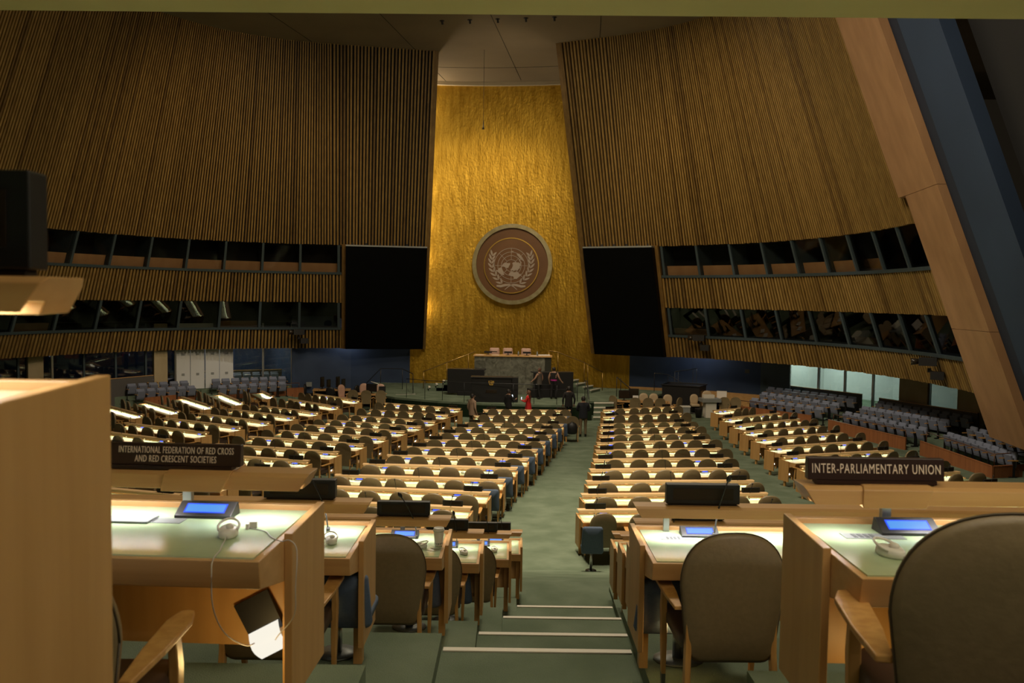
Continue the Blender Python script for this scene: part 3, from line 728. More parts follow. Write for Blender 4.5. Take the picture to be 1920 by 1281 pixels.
for i in (3, 4, 5, 6):
    rear[i, -1] = rear_desk(i, -1, 3.4, 0., posts=(.4, 1.7), lcds=(.37,), mics=((.27, -.12 if i == 3 else -.03),), holders=(.3,), barz=.14)
    rear[i, 1] = rear_desk(i, 1, 3.4, 0., posts=(.4, 1.7), lcds=(.4,), mics=((.3, .05),), holders=(.3,), barz=.14)
def on_desk(i, side, x, y=None, dz=.7575): return (x, y if y is not None else YF[i]-.35, PZ[i]+dz)
# named plates
def name_plate(label, lines, w, h, loc, rz, size, tilt=.12):
    t = empty('nameplate', label, 'nameplate', loc, rz)
    m = MB(); m.box(-w*.44, w*.44, -.028, .02, 0, .014); m.build('base', [BROWNP], t)
    pr = [(-.024, .014), (.016, .014), (.016, .014+h), (-.024+.012, .014+h)]
    m = MB(); m.px(pr, -w/2, w/2); m.build('casing', [BROWNP], t, bevel=.003)
    for k, (ln, xs) in enumerate(lines):
        me = text_mesh(ln, size, 'lettering', LETTER, .0012, xs, space=1.13)
        o = obj('lettering', me, t); zc = .014+h*(.5 if len(lines) == 1 else (.70 - .40*k)); o.location = (0 if len(lines) == 1 else [.015, .015][k], -.0255+.012*(zc-.014)/h, zc); o.rotation_euler = (PI/2-.13, 0, 0)
    return t
name_plate('dark brown nameplate reading INTERNATIONAL FEDERATION OF RED CROSS AND RED CRESCENT SOCIETIES', [('INTERNATIONAL FEDERATION OF RED CROSS', .53), ('AND RED CRESCENT SOCIETIES', .55)], .53, .082, (-1.285, 3.235, PZ[1]+.757+.195-.007), -.045, .036)
name_plate('dark brown nameplate reading INTER-PARLIAMENTARY UNION', [('INTER-PARLIAMENTARY UNION', .60)], .505, .082, (1.355, 3.15, PZ[1]+.757+.195-.007), 0., .05)
# wooden cover blocks on the two front bars
for (x, y, rz, sd) in ((-1.02-.15, 3.235, -.045, 'left'), (1.37, 3.155, 0., 'right')):
    par = rear[1, -1 if sd == 'left' else 1][0]
    zb = .75+.155
    m = MB(); m.loft([(-.125, -.262, zb-.034), (-.12, -.246, zb+.030), (-.11, -.22, zb+.042), (-.11, -.08, zb+.042), (-.125, -.076, zb-.02)], [(.105, -.262, zb-.034), (.135, -.246, zb+.030), (.14, -.22, zb+.042), (.14, -.08, zb+.042), (.115, -.076, zb-.02)])
    o = m.build('bar_cover', [WOOD], par, bevel=.004); o.location = ((.99 if sd == 'left' else 0) , 0, 0)
    if sd == 'left': o.location = (1.5-.43, 0, 0)
    else: o.location = (-1.6+.33, 0, 0)
# dark display plates on the other rear bars
for i, s, x, w, h, lb in ((0, -1, -1.05, .44, .17, 'black blurred display panel on the bar in the left foreground'), (2, -1, -1.235, .42, .11, 'large black display plate beside the two-line nameplate bar'), (2, 1, 1.135, .43, .115, 'large black display plate on the bar behind the tan chair right of steps'),
                          (3, -1, -.845, .42, .11, 'black display plate behind the paper coffee cup'), (4, -1, -.62, .42, .10, 'black display plate just right of the paper coffee cup'), (5, -1, -.33, .38, .10, 'black display plate, second right of the paper coffee cup'), (6, -1, -.16, .36, .10, 'black display plate, last right of the paper coffee cup'),
                          (3, 1, 1.5, .42, .1, 'black display plate on third desk right of rear steps')):
    yb = (YF if s < 0 else YR)[i]-.16; plate('nameplate', lb, w, h, .06, (x, yb, PZ[i]+.75+(.185 if i == 0 else .155 if i < 3 else .14)+.036), 0., dark=True, grp=None)
# chairs of the rear rows
place_chair(-1.29, 2.46, PZ[1], .03, 'tan chair at the left foreground desk, mostly hidden behind the tall desk end', 'tan chairs on the rear steps', 0, (1, 1, .95))
place_chair(1.40, 2.46, PZ[1], -.17, 'big tan chair back in the right foreground corner', 'tan chairs on the rear steps', 0, (1.28, 1.0, 1.08))
place_chair(-1.2, 4.42, PZ[2], 0., 'tan chair hidden behind the left foreground desk end panel, just its armrest showing', 'tan chairs on the rear steps', 0)
place_chair(1.115, 4.47, PZ[2], .02, 'tan chair standing right of the white-edged steps', 'tan chairs on the rear steps', 0)
place_chair(-.85, 6.26, PZ[3], .0, 'tan chair at the paper cup desk, largest chair left of the steps', 'tan chairs on the rear steps', 0)
place_chair(-.69, 7.97, PZ[4], .0, 'tan chair left of steps, at the desk just beyond the paper cup', 'tan chairs on the rear steps', 0)
place_chair(-.40, 9.57, PZ[5], .0, 'tan chair left of steps, at the second desk beyond the paper cup', 'tan chairs on the rear steps', 0)
for (x, y, i, sc, lb) in ((-1.02, 5.0, 2, 1.0, 'blue grey seat tucked under the desk with the bright earphone dish, left of steps'), (-.80, 6.78, 3, 1.15, 'blue grey seat tucked under the paper cup desk'), (1.02, 4.98, 2, 1.25, 'blue grey seat tucked under the desk right of the steps'), (-.62, 8.45, 4, 1.1, 'blue grey seat tucked under the desk just beyond the paper cup')):
    b_ = place_blue(x, y, PZ[i], 0., lb); b_.scale = (sc, 1., .64)
# cup
t = empty('coffee_cup', 'white paper coffee cup with lid on the desk left of steps', 'cup', (-.545, 6.52, PZ[3]+.7575))
m = MB(); m.lathe([(.030, 0), (.031, .004), (.041, .118), (.0, .118)], 20); m.build('cup', [WHITE], t)
m = MB(); m.lathe([(.044, .114), (.045, .124), (.041, .128), (.040, .138), (.034, .139), (.033, .134), (.0, .134)], 20); m.build('lid', [PAPER], t)
m = MB(); m.lathe([(.0318, .012), (.0335, .026), (.0338, .026), (.0322, .012)], 12, (0, 0, 0)); m.build('print_band', [GREY], t, label='small grey print near the base')
# earphones, cables, control plates
E_ = [('white earphone on the desk with the two-line nameplate', (-.995, 2.985, PZ[1]+.7575), .2), ('white earphone on the desk with the single-line nameplate', (1.295, 2.86, PZ[1]+.7575), .5),
      ('white earphone on the desk right of the left foreground desk', (-1.0, 4.73, PZ[2]+.7575), .3), ('white earphone beside the paper coffee cup', (-.68, 6.45, PZ[3]+.7575), -1.2),
      ('white earphone on the desk beyond the paper cup', (-.44, 8.2, PZ[4]+.7575), .6), ('white earphone on the second desk beyond the paper cup', (-.17, 9.8, PZ[5]+.7575), .2)]
for lb, q, rz in E_: place_ear(lb, q, rz)
def cable(label, pts, r=.0022):
    # smooth through points
    P = [Vector(q) for q in pts]; out = []
    for k in range(len(P)-1):
        p0, p1, p2, p3 = P[max(k-1, 0)], P[k], P[k+1], P[min(k+2, len(P)-1)]
        for s in range(5):
            u = s/5; out.append(.5*((2*p1)+(p2-p0)*u+(2*p0-5*p1+4*p2-p3)*u*u+(3*p1-p0-3*p2+p3)*u**3))
    out.append(P[-1]); m = MB(); m.tube(out, r, 5); return tag(m.build('cable', [CABLE]), label, 'cable')
d1 = PZ[1]+.757
cable('white earphone cable hanging down to the dish under left foreground desk', [(-.985, 2.94, d1+.012), (-.975, 2.86, d1+.003), (-.962, 2.80, d1+.003), (-.957, 2.74, d1+.003), (-.947, 2.69, d1+.004), (-.942, 2.665, d1-.02), (-.942, 2.675, d1-.14), (-.938, 2.78, d1-.27), (-.925, 2.95, d1-.38), (-.935, 3.09, d1-.43)])
cable('thin white cable looping over the right edge of left foreground desk', [(-.95, 3.08, d1+.004), (-.88, 3.04, d1+.003), (-.84, 2.97, d1+.003), (-.79, 2.92, d1+.003), (-.755, 2.90, d1+.012), (-.728, 2.89, d1-.02), (-.73, 2.88, d1-.14), (-.74, 2.9, d1-.25), (-.82, 3.0, d1-.36), (-.86, 3.1, d1-.42)], .002)
cable('white earphone cable on the single-line nameplate desk', [(1.315, 2.82, d1+.015), (1.335, 2.78, d1+.006), (1.36, 2.72, d1+.003), (1.375, 2.65, d1+.003), (1.385, 2.60, d1+.005), (1.386, 2.575, d1-.03), (1.386, 2.58, d1-.09)])
d2 = PZ[2]+.757
cable('white earphone cable hanging from the desk right of left foreground desk', [(-1.005, 4.69, d2+.012), (-1.02, 4.6, d2+.003), (-1.03, 4.5, d2+.003), (-1.03, 4.43, d2-.03), (-1.03, 4.44, d2-.2), (-1.0, 4.55, d2-.42)])
d3 = PZ[3]+.757
cable('white cable coiled beside the paper coffee cup', [(-.66, 6.42, d3+.006), (-.6, 6.37, d3+.003), (-.53, 6.38, d3+.003), (-.5, 6.45, d3+.003), (-.56, 6.5-.08, d3+.003), (-.6, 6.44, d3+.003)])
def ctl(parent, x, y):
    m = MB(); m.box(x-.11, x+.11, y-.035, y+.035, .7572, .7590); o = m.build('control_panel', [PGREY], parent, label='grey control panel set in the desk top')
    m = MB()
    for k in range(4): m.box(x-.075+.022*k, x-.062+.022*k, y-.022, y+.02, .759, .7605)
    m.build('buttons', [PDARK], o)
ctl(rear[1, -1][0], 1.5-.58, -.25); ctl(rear[1, 1][0], -1.6+.26, -.22); ctl(rear[2, 1][0], -1.95+.26, -.22); ctl(rear[2, -1][0], 1.8-.45, -.3)
# ear clip on the left desk
m = MB(); m.box(-.018, .018, -.008, .008, 0, .022); m.box(-.018, -.008, -.03, .008, 0, .02); o = m.build('cable_plug', [WHITE], None, (-.945, 3.10, d1+.001), .1); tag(o, 'small white plug behind the earphone on left foreground desk', 'plug')
m = MB(); m.box(-.09, .09, -.05, .05, 0, .008); o = m.build('card_reader', [PGREY], None, (-1.43, 3.18, d1+.001), -.05, .003); tag(o, 'flat grey reader pad on left foreground desk', 'pad')

# ------------------------------------------------------------------ big screens
for side in (-1, 1):
    a, b = TIN[side]+(.012 if side > 0 else -.0), TBAND[side]-.012
    z0, z1 = 2.78, 8.52
    t = empty('video_screen', 'large black video screen hanging %s of the gold wall' % SN[side], 'screen', wallp((a+b)/2, side, z0, .5))
    L0 = Vector(t.location)
    def q(tt, z, o): return tuple(Vector(wallp(tt, side, z, o))-L0)
    # flat panel between its two edges
    m = MB()
    F = [q(a, z0, .55), q(b, z0, .55), q(b, z1, .55), q(a, z1, .55)]; K = [q(a, z0, .15), q(b, z0, .15), q(b, z1, .15), q(a, z1, .15)]
    m.loft(F, K); m.build('casing', [BIGSCR], t)
    m = MB(); c = [sum((Vector(x) for x in F), Vector())/4]
    G = [Vector(x)+(c[0]-Vector(x))*.03 for x in F]; nn = (G[1]-G[0]).cross(G[3]-G[0]).normalized()
    if nn.y > 0: nn = -nn
    m.poly([x+nn*.012 for x in G]); m.build('display_face', [BIGSCR], t)
    m = MB(); T0 = [q(a, z1, .56), q(b, z1, .56), q(b, z1, .1), q(a, z1, .1)]; m.loft(T0, [tuple(Vector(x)+Vector((0, 0, .08))) for x in T0]); m.build('top_rail', [GREY], t)
    m = MB()
    for k in range(6):
        s = a+(b-a)*(k+.5)/6; x = Vector(q(s, z1+.08, .35)); m.box(x.x-.04, x.x+.04, x.y-.04, x.y+.04, x.z-.03, x.z+.12)
    m.build('hanger', [BLACK], t)

# ------------------------------------------------------------------ world emblem
def emblem(name, label, cat, loc, rz, R, disc=True, pale=None, tiltx=0.):
    pale = pale or [LAND]
    t = empty(name, label, cat, loc, rz); t.rotation_euler = (tiltx, 0, rz)
    S = R/475.; X = lambda x: (x-638)*S; Z = lambda y: (612-y)*S
    def ring(m, cx, cz, r0, r1, y0, y1, n=56, a0=0., a1=2*PI):
        for k in range(n):
            a, b = a0+(a1-a0)*k/n, a0+(a1-a0)*(k+1)/n
            pt = lambda r, g, y: (cx+r*math.cos(g), y, cz+r*math.sin(g))
            m.add([pt(r0, a, y0), pt(r1, a, y0), pt(r1, b, y0), pt(r0, b, y0), pt(r0, a, y1), pt(r1, a, y1), pt(r1, b, y1), pt(r0, b, y1)],
                  [(0, 1, 2, 3), (7, 6, 5, 4), (1, 5, 6, 2), (0, 3, 7, 4)])
    if disc:
        m = MB(); ring(m, 0, 0, R*.9, R, -.32, 0); m.build('outer_ring', [RINGM], t)
        m = MB(); m.py([(R*.905*math.cos(2*PI*k/64), R*.905*math.sin(2*PI*k/64)) for k in range(64)], -.14, 0); m.build('disc', [DISCM], t)
        m = MB(); m.py([(X(628)+325*S*math.cos(2*PI*k/64), Z(628)+325*S*math.sin(2*PI*k/64)) for k in range(64)], -.22, -.13); m.build('inner_disc', [DISCM], t)
        m = MB(); ring(m, X(628), Z(628), 318*S, 330*S, -.25, -.13); m.build('inner_ring', [GOLDE], t)
    y0, y1 = (-.25, -.215) if disc else (-.03*R, 0)
    cx, cz = X(628), Z(628)
    m = MB()
    for r in (70, 118, 160, 205): ring(m, cx, cz, (r-3)*S, (r+3)*S, y0, y1, 40)
    for k in range(8):
        a = PI/4*k; c, s = math.cos(a), math.sin(a); w = 2.6*S
        m.add([(cx+70*S*c-w*s, y0, cz+70*S*s+w*c), (cx+205*S*c-w*s, y0, cz+205*S*s+w*c), (cx+205*S*c+w*s, y0, cz+205*S*s-w*c), (cx+70*S*c+w*s, y0, cz+70*S*s-w*c)], [(0, 1, 2, 3)])
    m.build('globe_lines', pale, t)
    lands = [[(512,645),(528,610),(552,592),(585,600),(614,596),(614,618),(600,634),(596,652),(575,658),(548,645),(530,640)],
             [(640,600),(655,588),(676,585),(690,592),(712,588),(738,604),(742,628),(728,640),(736,656),(716,668),(704,688),(682,676),(664,690),(640,682),(626,694),(620,672),(636,660),(646,636),(648,618)],
             [(598,735),(612,710),(632,694),(662,706),(700,698),(716,716),(738,742),(716,766),(694,786),(664,782),(656,756),(620,750)],
             [(440,682),(470,682),(484,658),(512,648),(524,676),(548,740),(516,740),(488,722),(470,704)],
             [(690,488),(722,487),(746,520),(776,576),(748,560),(718,528),(698,508)],
             [(714,556),(738,548),(734,572),(752,588),(742,610),(732,588)], [(736,722),(744,724),(742,742),(734,738)], [(626,452),(660,462),(630,470)]]
    m = MB()
    for P in lands: m.py([(X(x), Z(y)) for x, y in P], y0-.006*R*.5, y1)
    m.build('continents', pale, t)
    for sg, nm in ((-1, 'left'), (1, 'right')):
        m = MB()
        P0 = [(527,846),(470,790),(430,730),(404,665),(392,600),(396,540),(414,478)]; P = [tuple(np.interp(u, range(7), [q[j] for q in P0]) for j in (0, 1)) for u in np.linspace(0, 6, 9)]
        fx = lambda x: x if sg < 0 else 2*628-x
        for i in range(len(P)-1):
            (xa, ya), (xb, yb) = P[i], P[i+1]; dx, dy = xb-xa, yb-ya; l = math.hypot(dx, dy); dx /= l; dy /= l; nx_, ny_ = -dy, dx
            for sd, ln in ((-1, 84), (1, 72)):
                bx, by = xa+dx*6, ya+dy*6
                tx, ty = bx+dx*ln*.86+nx_*sd*ln*.50, by+dy*ln*.86+ny_*sd*ln*.50
                mx, my = (bx+tx)/2, (by+ty)/2; ux, uy = (tx-bx)/ln, (ty-by)/ln; wx, wy = -uy*11.5, ux*11.5
                L_ = [(bx, by), (mx+wx-ux*12, my+wy-uy*12), (mx+wx*.9+ux*14, my+wy*.9+uy*14), (tx, ty), (mx-wx*.9+ux*14, my-wy*.9+uy*14), (mx-wx-ux*12, my-wy-uy*12)]
                m.py([(X(fx(a)), Z(b)) for a, b in L_], y0, y1)
        st = [(456,868),(505,872),(560,858),(610,852),(655,872),(702,912)]
        for (xa, ya), (xb, yb), wa, wb in zip(st[:-1], st[1:], (10, 15, 15, 9, 7), (15, 15, 9, 7, 5)):
            m.py([(X(fx(xa)), Z(ya-wa)), (X(fx(xb)), Z(yb-wb)), (X(fx(xb)), Z(yb+wb)), (X(fx(xa)), Z(ya+wa))], y0, y1)
        m.build('laurel_branch', pale, t)
    return t
gy = goldp(1.9)
emblem('wall_emblem', 'round bronze emblem with world map and laurel branches on the gold wall', 'emblem', (-.03, 50.22, 7.80), -AL, 2.35, True, None, 0.)
m = MB(); m.tube([(0, 0, 0), (0, .9, 0)], .35, 12)
# pendant microphone
t = empty('pendant_microphone', 'thin microphone hanging on a wire in front of the gold wall', 'microphone', (-1.62, 44., 14.4))
m = MB(); m.tube([(0, 0, 4.0), (0, 0, .45)], .008, 4); m.build('wire', [BLACK], t)
m = MB(); m.tube([(0, 0, .5), (0, 0, .12), (0, 0, 0)], [.012, .035, .06], 8); m.build('capsule', [BLACK], t)
for k in range(5):
    x, y, nm = -3.4+1.27*k, 39.6-.18*k, ORD[k]
    t = empty('ceiling_spotlight', 'small dark ceiling spotlight, %s from left above the gold wall' % nm, 'light', (x, y, 18.41), group='ceiling spotlights')
    m = MB(); m.lathe([(.11, -.02), (.11, 0)], 12); m.build('housing', [BLACK], t)
    m = MB(); m.tube([(0, 0, 0), (.02, .05, -.16)], .05, 8); m.build('lamp_head', [BLACK], t)

# ------------------------------------------------------------------ stage
SZ = .72
fr = [(-8.2, 46.4), (-7.4, 44.6), (-5.9, 43.05), (-3.6, 41.75), (-1.4, 41.1), (1.2, 40.75), (3.85, 40.75), (3.85, 42.6), (5.6, 42.75), (6.6, 44.2), (8.9, 47.3)]
bk = [hw(10.5, -.2), hw(GV1, -.8), hw(4, -1.5), hw(0, -1.5), hw(GV0, -.8), hw(-6.5, -.45)]
m = MB(); m.pz(fr+bk, 0., SZ); st = struct(m.build('stage_platform', [CARPET]))
m = MB()
for a, b in zip(fr[:-1], fr[1:]):
    d = Vector((b[0]-a[0], b[1]-a[1])).normalized(); n = Vector((d.y, -d.x))*.02
    m.loft([(a[0], a[1], 0.), (b[0], b[1], 0.), (b[0]+n.x, b[1]+n.y, 0.), (a[0]+n.x, a[1]+n.y, 0.)], [(a[0], a[1], SZ-.1), (b[0], b[1], SZ-.1), (b[0]+n.x, b[1]+n.y, SZ-.1), (a[0]+n.x, a[1]+n.y, SZ-.1)])
trim(m, [CARPETD])
def stair(label, P0, along, width_dir, w, n, run, rise, z0, tread_in=CARPET):
    t = empty('stairway', label, 'stairs', (P0[0], P0[1], z0))
    a = Vector(along).normalized(); wd = Vector(width_dir).normalized()*w
    for k in range(n):
        m = MB(); p0 = a*run*k; p1 = a*run*(n)
        z = rise*(k+1)
        m.loft([(*p0, 0), (*(p0+wd), 0), (*(p1+wd), 0), (*p1, 0)], [(*p0, z), (*(p0+wd), z), (*(p1+wd), z), (*p1, z)]); m.build('step', [tread_in], t)
        m = MB(); e = a*.11; p2 = p0-a*.015
        m.loft([(*p2, z-.05), (*(p2+wd), z-.05), (*(p2+wd+e), z-.05), (*(p2+e), z-.05)], [(*p2, z+.006), (*(p2+wd), z+.006), (*(p2+wd+e), z+.006), (*(p2+e), z+.006)]); m.build('step_edge', [NOSE], t, label='pale step edge')
    return t
stair('pale-edged steps up to the stage right of centre aisle', (3.95, 40.75), (.12, 1), (1, .12), 1.0, 4, .42, .18, 0.)
stair('pale-edged steps up to the stage at its left end', (-6.35, 43.2), (.35, 1), (.9, .35), 1.05, 4, .34, .18, 0.)
DZ = 1.74     # dais
c0 = hw(1.83, 3.3)
# granite dais desk
t = empty('granite_podium', 'tall green granite podium desk at centre stage', 'podium', (.05, 45.35, SZ), -.05)
m = MB(); m.box(-2.02, 1.72, -.25, .35, 0, 2.0); m.build('stone_front', [GRAN], t, bevel=.01)
m = MB(); m.px([(-.25, .55), (.6, .55), (.6, 2.0), (-.25, 2.0)], 1.72, 2.05); m.build('side_wing', [mat('granite_dark', (.035, .036, .026), .3)], t)
m = MB(); m.box(-2.08, 2.1, -.32, .75, 2.0, 2.06); m.build('desk_top', [WOOD], t)
m = MB(); m.pz([(-2.5, .4), (2.4, .4), (2.4, 3.2), (-2.5, 3.2)], 0., DZ-SZ); m.build('dais', [CARPETD], t)
def box_thing(name, label, cat, x, y, z, rz, parts, grp=None):
    t = empty(name, label, cat, (x, y, z), rz, 0, grp)
    for nm, mats, bxs in parts:
        m = MB()
        for b in bxs: m.box(*b)
        m.build(nm, mats, t, bevel=.006)
    return t
box_thing('black_side_desk', 'black panel desk left of the granite podium', 'desk', -2.6, 44.4, SZ, -.12, [('front_panel', [BLACK], [(-.75, 1.2, -.05, .0, .1, 1.32)]), ('desk_top', [BLACK], [(-.75, 1.2, -.05, .6, 1.32, 1.37)]), ('plinth', [BLACK], [(-.2, 1.2, -.15, .5, 0, .2)])])
box_thing('black_side_desk', 'black panel desk right of the granite podium behind two people', 'desk', 2.1, 44.2, SZ, .22, [('front_panel', [BLACK], [(-1.0, 1.15, -.05, .0, 0, 1.24)]), ('desk_top', [BLACK], [(-1.0, 1.15, -.05, .6, 1.24, 1.29)]), ('plinth', [BLACK], [(-1.2, .7, -.35, .5, 0, .42)])])
t = box_thing('lectern', 'black speaker lectern with gold emblem in front of the granite podium', 'lectern', -.97, 41.75, SZ, -.03, [('body', [BLACK], [(-.98, .98, -.25, .35, .0, 1.18)]), ('top', [BLACK], [(-1.02, 1.02, -.3, .4, 1.18, 1.24)]), ('front_grille', [SCREEN], [(-.27, .27, -.262, -.25, .46, .62)]), ('side_wing', [BLACK], [(.98, 1.3, -.1, .3, 0, 1.22)])])
em = emblem('lectern_emblem', 'x', 'emblem', (-.12, -.27, 1.01), 0., .24, False, [GOLDE]); em.parent = t; del em['label']; del em['category']
for o in list(em.children):       # flatten to thing > part: join the emblem pieces into one part mesh
    pass
def join_children(e, name, parent, loc):
    bm = bmesh.new()
    for c in list(e.children): bm.from_mesh(c.data); bpy.data.objects.remove(c)
    me = bpy.data.meshes.new(name); bm.to_mesh(me); bm.free(); me.materials.append(GOLDP); bpy.data.objects.remove(e)
    return obj(name, me, parent, loc, 0., 0., 'gold laurel emblem')
join_children(em, 'emblem', t, (-.0, -.262, .98))
# dais chairs, monitors, papers
def lounge_chair(name, label, m_, loc, rz, w=.24, zt=1.15, grp=None):
    t = empty(name, label, 'chair', loc, rz, 0, grp)
    b_, _ = backrest_mesh(10, w, .45, zt, -.25, .04, (m_,)); obj('backrest', b_, t)
    cushion(w, -.22, .25, .38, .5).build('seat', [m_], t)
    m = MB(); m.tube([(0, 0, .38), (0, 0, .06)], .03, 8); m.lathe([(.25, 0), (.25, .04), (.04, .07)], 10); m.build('pedestal', [BLACK], t)
    return t
for x, lb in ((-.95, 'left'), (-.22, 'middle'), (.78, 'right')):
    t = empty('dais_chair', 'pale pink dais chair behind the granite podium, %s of three' % lb, 'chair', (x, 46.45-.04*x, DZ), PI, 0, 'pink dais chairs')
    o = []
    for cx, cz, a0 in ((.19, 1.28, 0), (-.19, 1.28, PI/2), (-.24, .5, PI), (.24, .5, 1.5*PI)):
        for k in range(5): a = a0+PI/2*k/4; o.append((cx+.07*math.cos(a), cz+.07*math.sin(a)))
    m = MB(); m.rings([[(a*s, -.25+dy, .9+(b-.9)*s) for a, b in o] for s, dy in ((.1, -.06), (.92, -.06), (1, -.02), (1, .03), (.9, .06), (.1, .06))]); m.build('backrest', [PINK], t)
    cushion(.25, -.22, .25, .38, .5).build('seat', [PINK], t)
    m = MB(); m.tube([(0, 0, .38), (0, 0, .03)], .035, 8); m.lathe([(.26, 0), (.26, .03), (.04, .06)], 10); m.build('pedestal', [BLACK], t)
    m = MB(); m.box(-.14, .14, .0-.25+.055, -.25+.07, 1.12, 1.17); m.build('head_seam', [TAND], t)
def monitor(label, x, y, z, rz, w=.5, h=.32, lit=None, name='monitor', cat='monitor', body=BLACK):
    t = empty(name, label, cat, (x, y, z), rz)
    m = MB(); m.box(-.12, .12, -.08, .08, 0, .015); m.box(-.025, .025, -.02, .02, .01, .14); m.build('stand', [body], t)
    m = MB(); m.box(-w/2, w/2, -.02, .025, .1, .1+h); m.build('casing', [body], t)
    m = MB(); m.box(-w*.46, w*.46, -.024, -.02, .1+h*.08, .1+h*.92); m.build('screen', [lit or SCREEN], t)
    return t
for x, lb in ((-1.27, 'left'), (-.2, 'middle'), (.80, 'right')): monitor('low black monitor on the granite podium, %s of three' % lb, x, 45.5-.05*x, SZ+2.06, PI-.05, .42, .1)
for k, (x, lb) in enumerate(((-1.7, 'left end'), (-.86, 'middle'), (1.15, 'right of the monitors'))): 
    m = MB(); m.box(-.2, .2, -.1, .1, 0, .012); tag(m.build('paper_stack', [PAPER], None, (x, 45.25-.05*x, SZ+2.06), .1*k), 'white papers on the granite podium, %s' % lb, 'papers')
m = MB(); m.box(-.32, .32, -.14, .14, 0, .05); tag(m.build('paper_stack', [PAPER], None, (1.7, 45.5, SZ+2.06), .2), 'wide pile of papers on the right end of the granite podium', 'papers')
for x, lb in ((.35, 'left'), (1.35, 'right')):
    m = MB(); m.lathe([(.0, 0), (.045, 0), (.045, .15), (.02, .2), (.02, .24), (0, .24)], 10); tag(m.build('water_bottle', [GREY], None, (x, 45.3, SZ+2.06)), 'small water bottle on the granite podium, %s one' % lb, 'bottle')
# flights of steps at each side of the podium
stair('wide pale-edged steps rising to the podium on the right', (4.95, 47.35), (-1, -.25), (-.55, -1), 1.25, 6, .42, .17, SZ)
stair('pale-edged steps rising to the podium on the left', (-4.6, 47.2), (1, .0), (.12, -1), 1.0, 6, .40, .17, SZ)
def railing(label, pts, posts, r, m_, name='handrail', mid=False):
    t = empty(name, label, 'railing', pts[0][:2]+(pts[0][2]-.9,))
    o = Vector(t.location); m = MB(); m.tube([Vector(q)-o for q in pts], r, 6); m.build('rail', [m_], t)
    for (x, y, z0, z1) in posts: m = MB(); m.tube([Vector((x, y, z0))-o, Vector((x, y, z1))-o], r*.8, 6); m.build('post', [m_], t)
    return t
railing('brass handrail climbing the right podium steps', [(2.0, 47.0, 2.95), (2.5, 46.95, 2.9), (4.05, 47.4, 2.3), (5.1, 47.7, 1.75)], [(2.05, 47.0, 1.7, 2.93), (2.55, 46.95, 1.65, 2.88), (4.05, 47.4, 1.2, 2.3), (4.25, 47.45, 1.1, 2.2), (5.1, 47.7, SZ, 1.75)], .03, BRASS)
railing('brass handrail climbing the left podium steps', [(-4.9, 47.4, 1.68), (-4.7, 47.4, 1.75), (-3.6, 47.3, 2.2), (-2.0, 47.1, 2.85)], [(-4.9, 47.4, SZ, 1.68), (-3.6, 47.3, 1.1, 2.2), (-2.4, 47.15, 1.6, 2.7)], .03, BRASS)
sp = [(-5.3, 43.0), (-4.3, 42.3), (-3.4, 41.95), (-2.3, 41.5), (.1, 41.15), (1.1, 41.1), (2.2, 41.0)]
railing('thin black railing along the stage front', [(x, y, SZ+.95) for x, y in sp], [(x, y, SZ, SZ+.95) for x, y in sp], .017, BPIPE)
railing('black handrail beside the right stage steps', [(3.75, 41.0, 1.0), (3.75, 42.0, 1.75), (3.7, 42.6, 1.78)], [(3.75, 41.0, .0, 1.0), (3.75, 42.0, SZ, 1.75), (3.7, 42.6, SZ, 1.78), (3.3, 42.4, SZ, 1.75)], .024, BPIPE)
railing('black handrail right of the stage by the computer table', [(5.55, 44.8, 1.75), (6.2, 44.2, 1.2)], [(5.55, 44.8, SZ, 1.75), (5.75, 44.7, SZ, 1.7)], .022, BPIPE)
railing('tall black handrail left of the stage by the peach chairs', [(-7.95, 46.6, 1.05), (-7.2, 46.8, 1.85), (-6.0, 46.8, 1.85), (-5.4, 46.6, 1.6), (-5.2, 45.0, 1.3)], [(-7.2, 46.8, SZ, 1.85), (-6.0, 46.8, SZ, 1.85), (-5.4, 46.6, SZ, 1.6), (-5.2, 45.0, SZ, 1.3)], .022, BPIPE)
railing('black handrail in front of the right blue wall', [(8.0, 47.6, 1.75), (8.7, 47.3, 1.7), (10.0, 46.6, .95)], [(8.0, 47.6, SZ, 1.75), (8.7, 47.3, .4, 1.7), (9.4, 46.95, .2, 1.3)], .022, BPIPE)
railing('second black handrail by the black equipment crate', [(9.0, 46.9, 1.9), (10.2, 46.9, 2.1)], [(9.0, 46.9, .0, 1.9), (9.2, 46.9, 0, 1.95), (10.0, 46.9, 0, 2.05), (10.2, 46.9, 0, 2.1)], .022, BPIPE)
# side secretariat tables
def table(label, x, y, z, rz, w, d, h=.74, top=WOOD, name='secretariat_table'):
    t = empty(name, label, 'table', (x, y, z), rz)
    m = MB(); m.box(-w/2, w/2, -d/2, d/2, h-.05, h); m.build('table_top', [top], t)
    m = MB(); m.box(-w/2+.1, w/2-.1, d/2-.08, d/2-.04, .1, h-.05); m.build('modesty_panel', [DARK], t)
    for sx in (-1, 1):
        for sy in (-1, 1): m = MB(); m.box(sx*(w/2-.06)-.03, sx*(w/2-.06)+.03, sy*(d/2-.06)-.03, sy*(d/2-.06)+.03, 0, h-.05); m.build('leg', [WOODP], t)
    return t
table('wooden table with equipment left of the stage among peach chairs', -7.55, 44.3, 0, -.12, 2.0, .8)
for x, y, rz, lb in ((-8.75, 44.6, PI*1.3, 'far left'), (-7.9, 45.3, PI, 'middle'), (-7.0, 45.2, PI, 'right')): lounge_chair('peach_chair', 'peach chair behind the left secretariat table, %s' % lb, PINK, (x, y, 0), rz, grp='peach chairs')
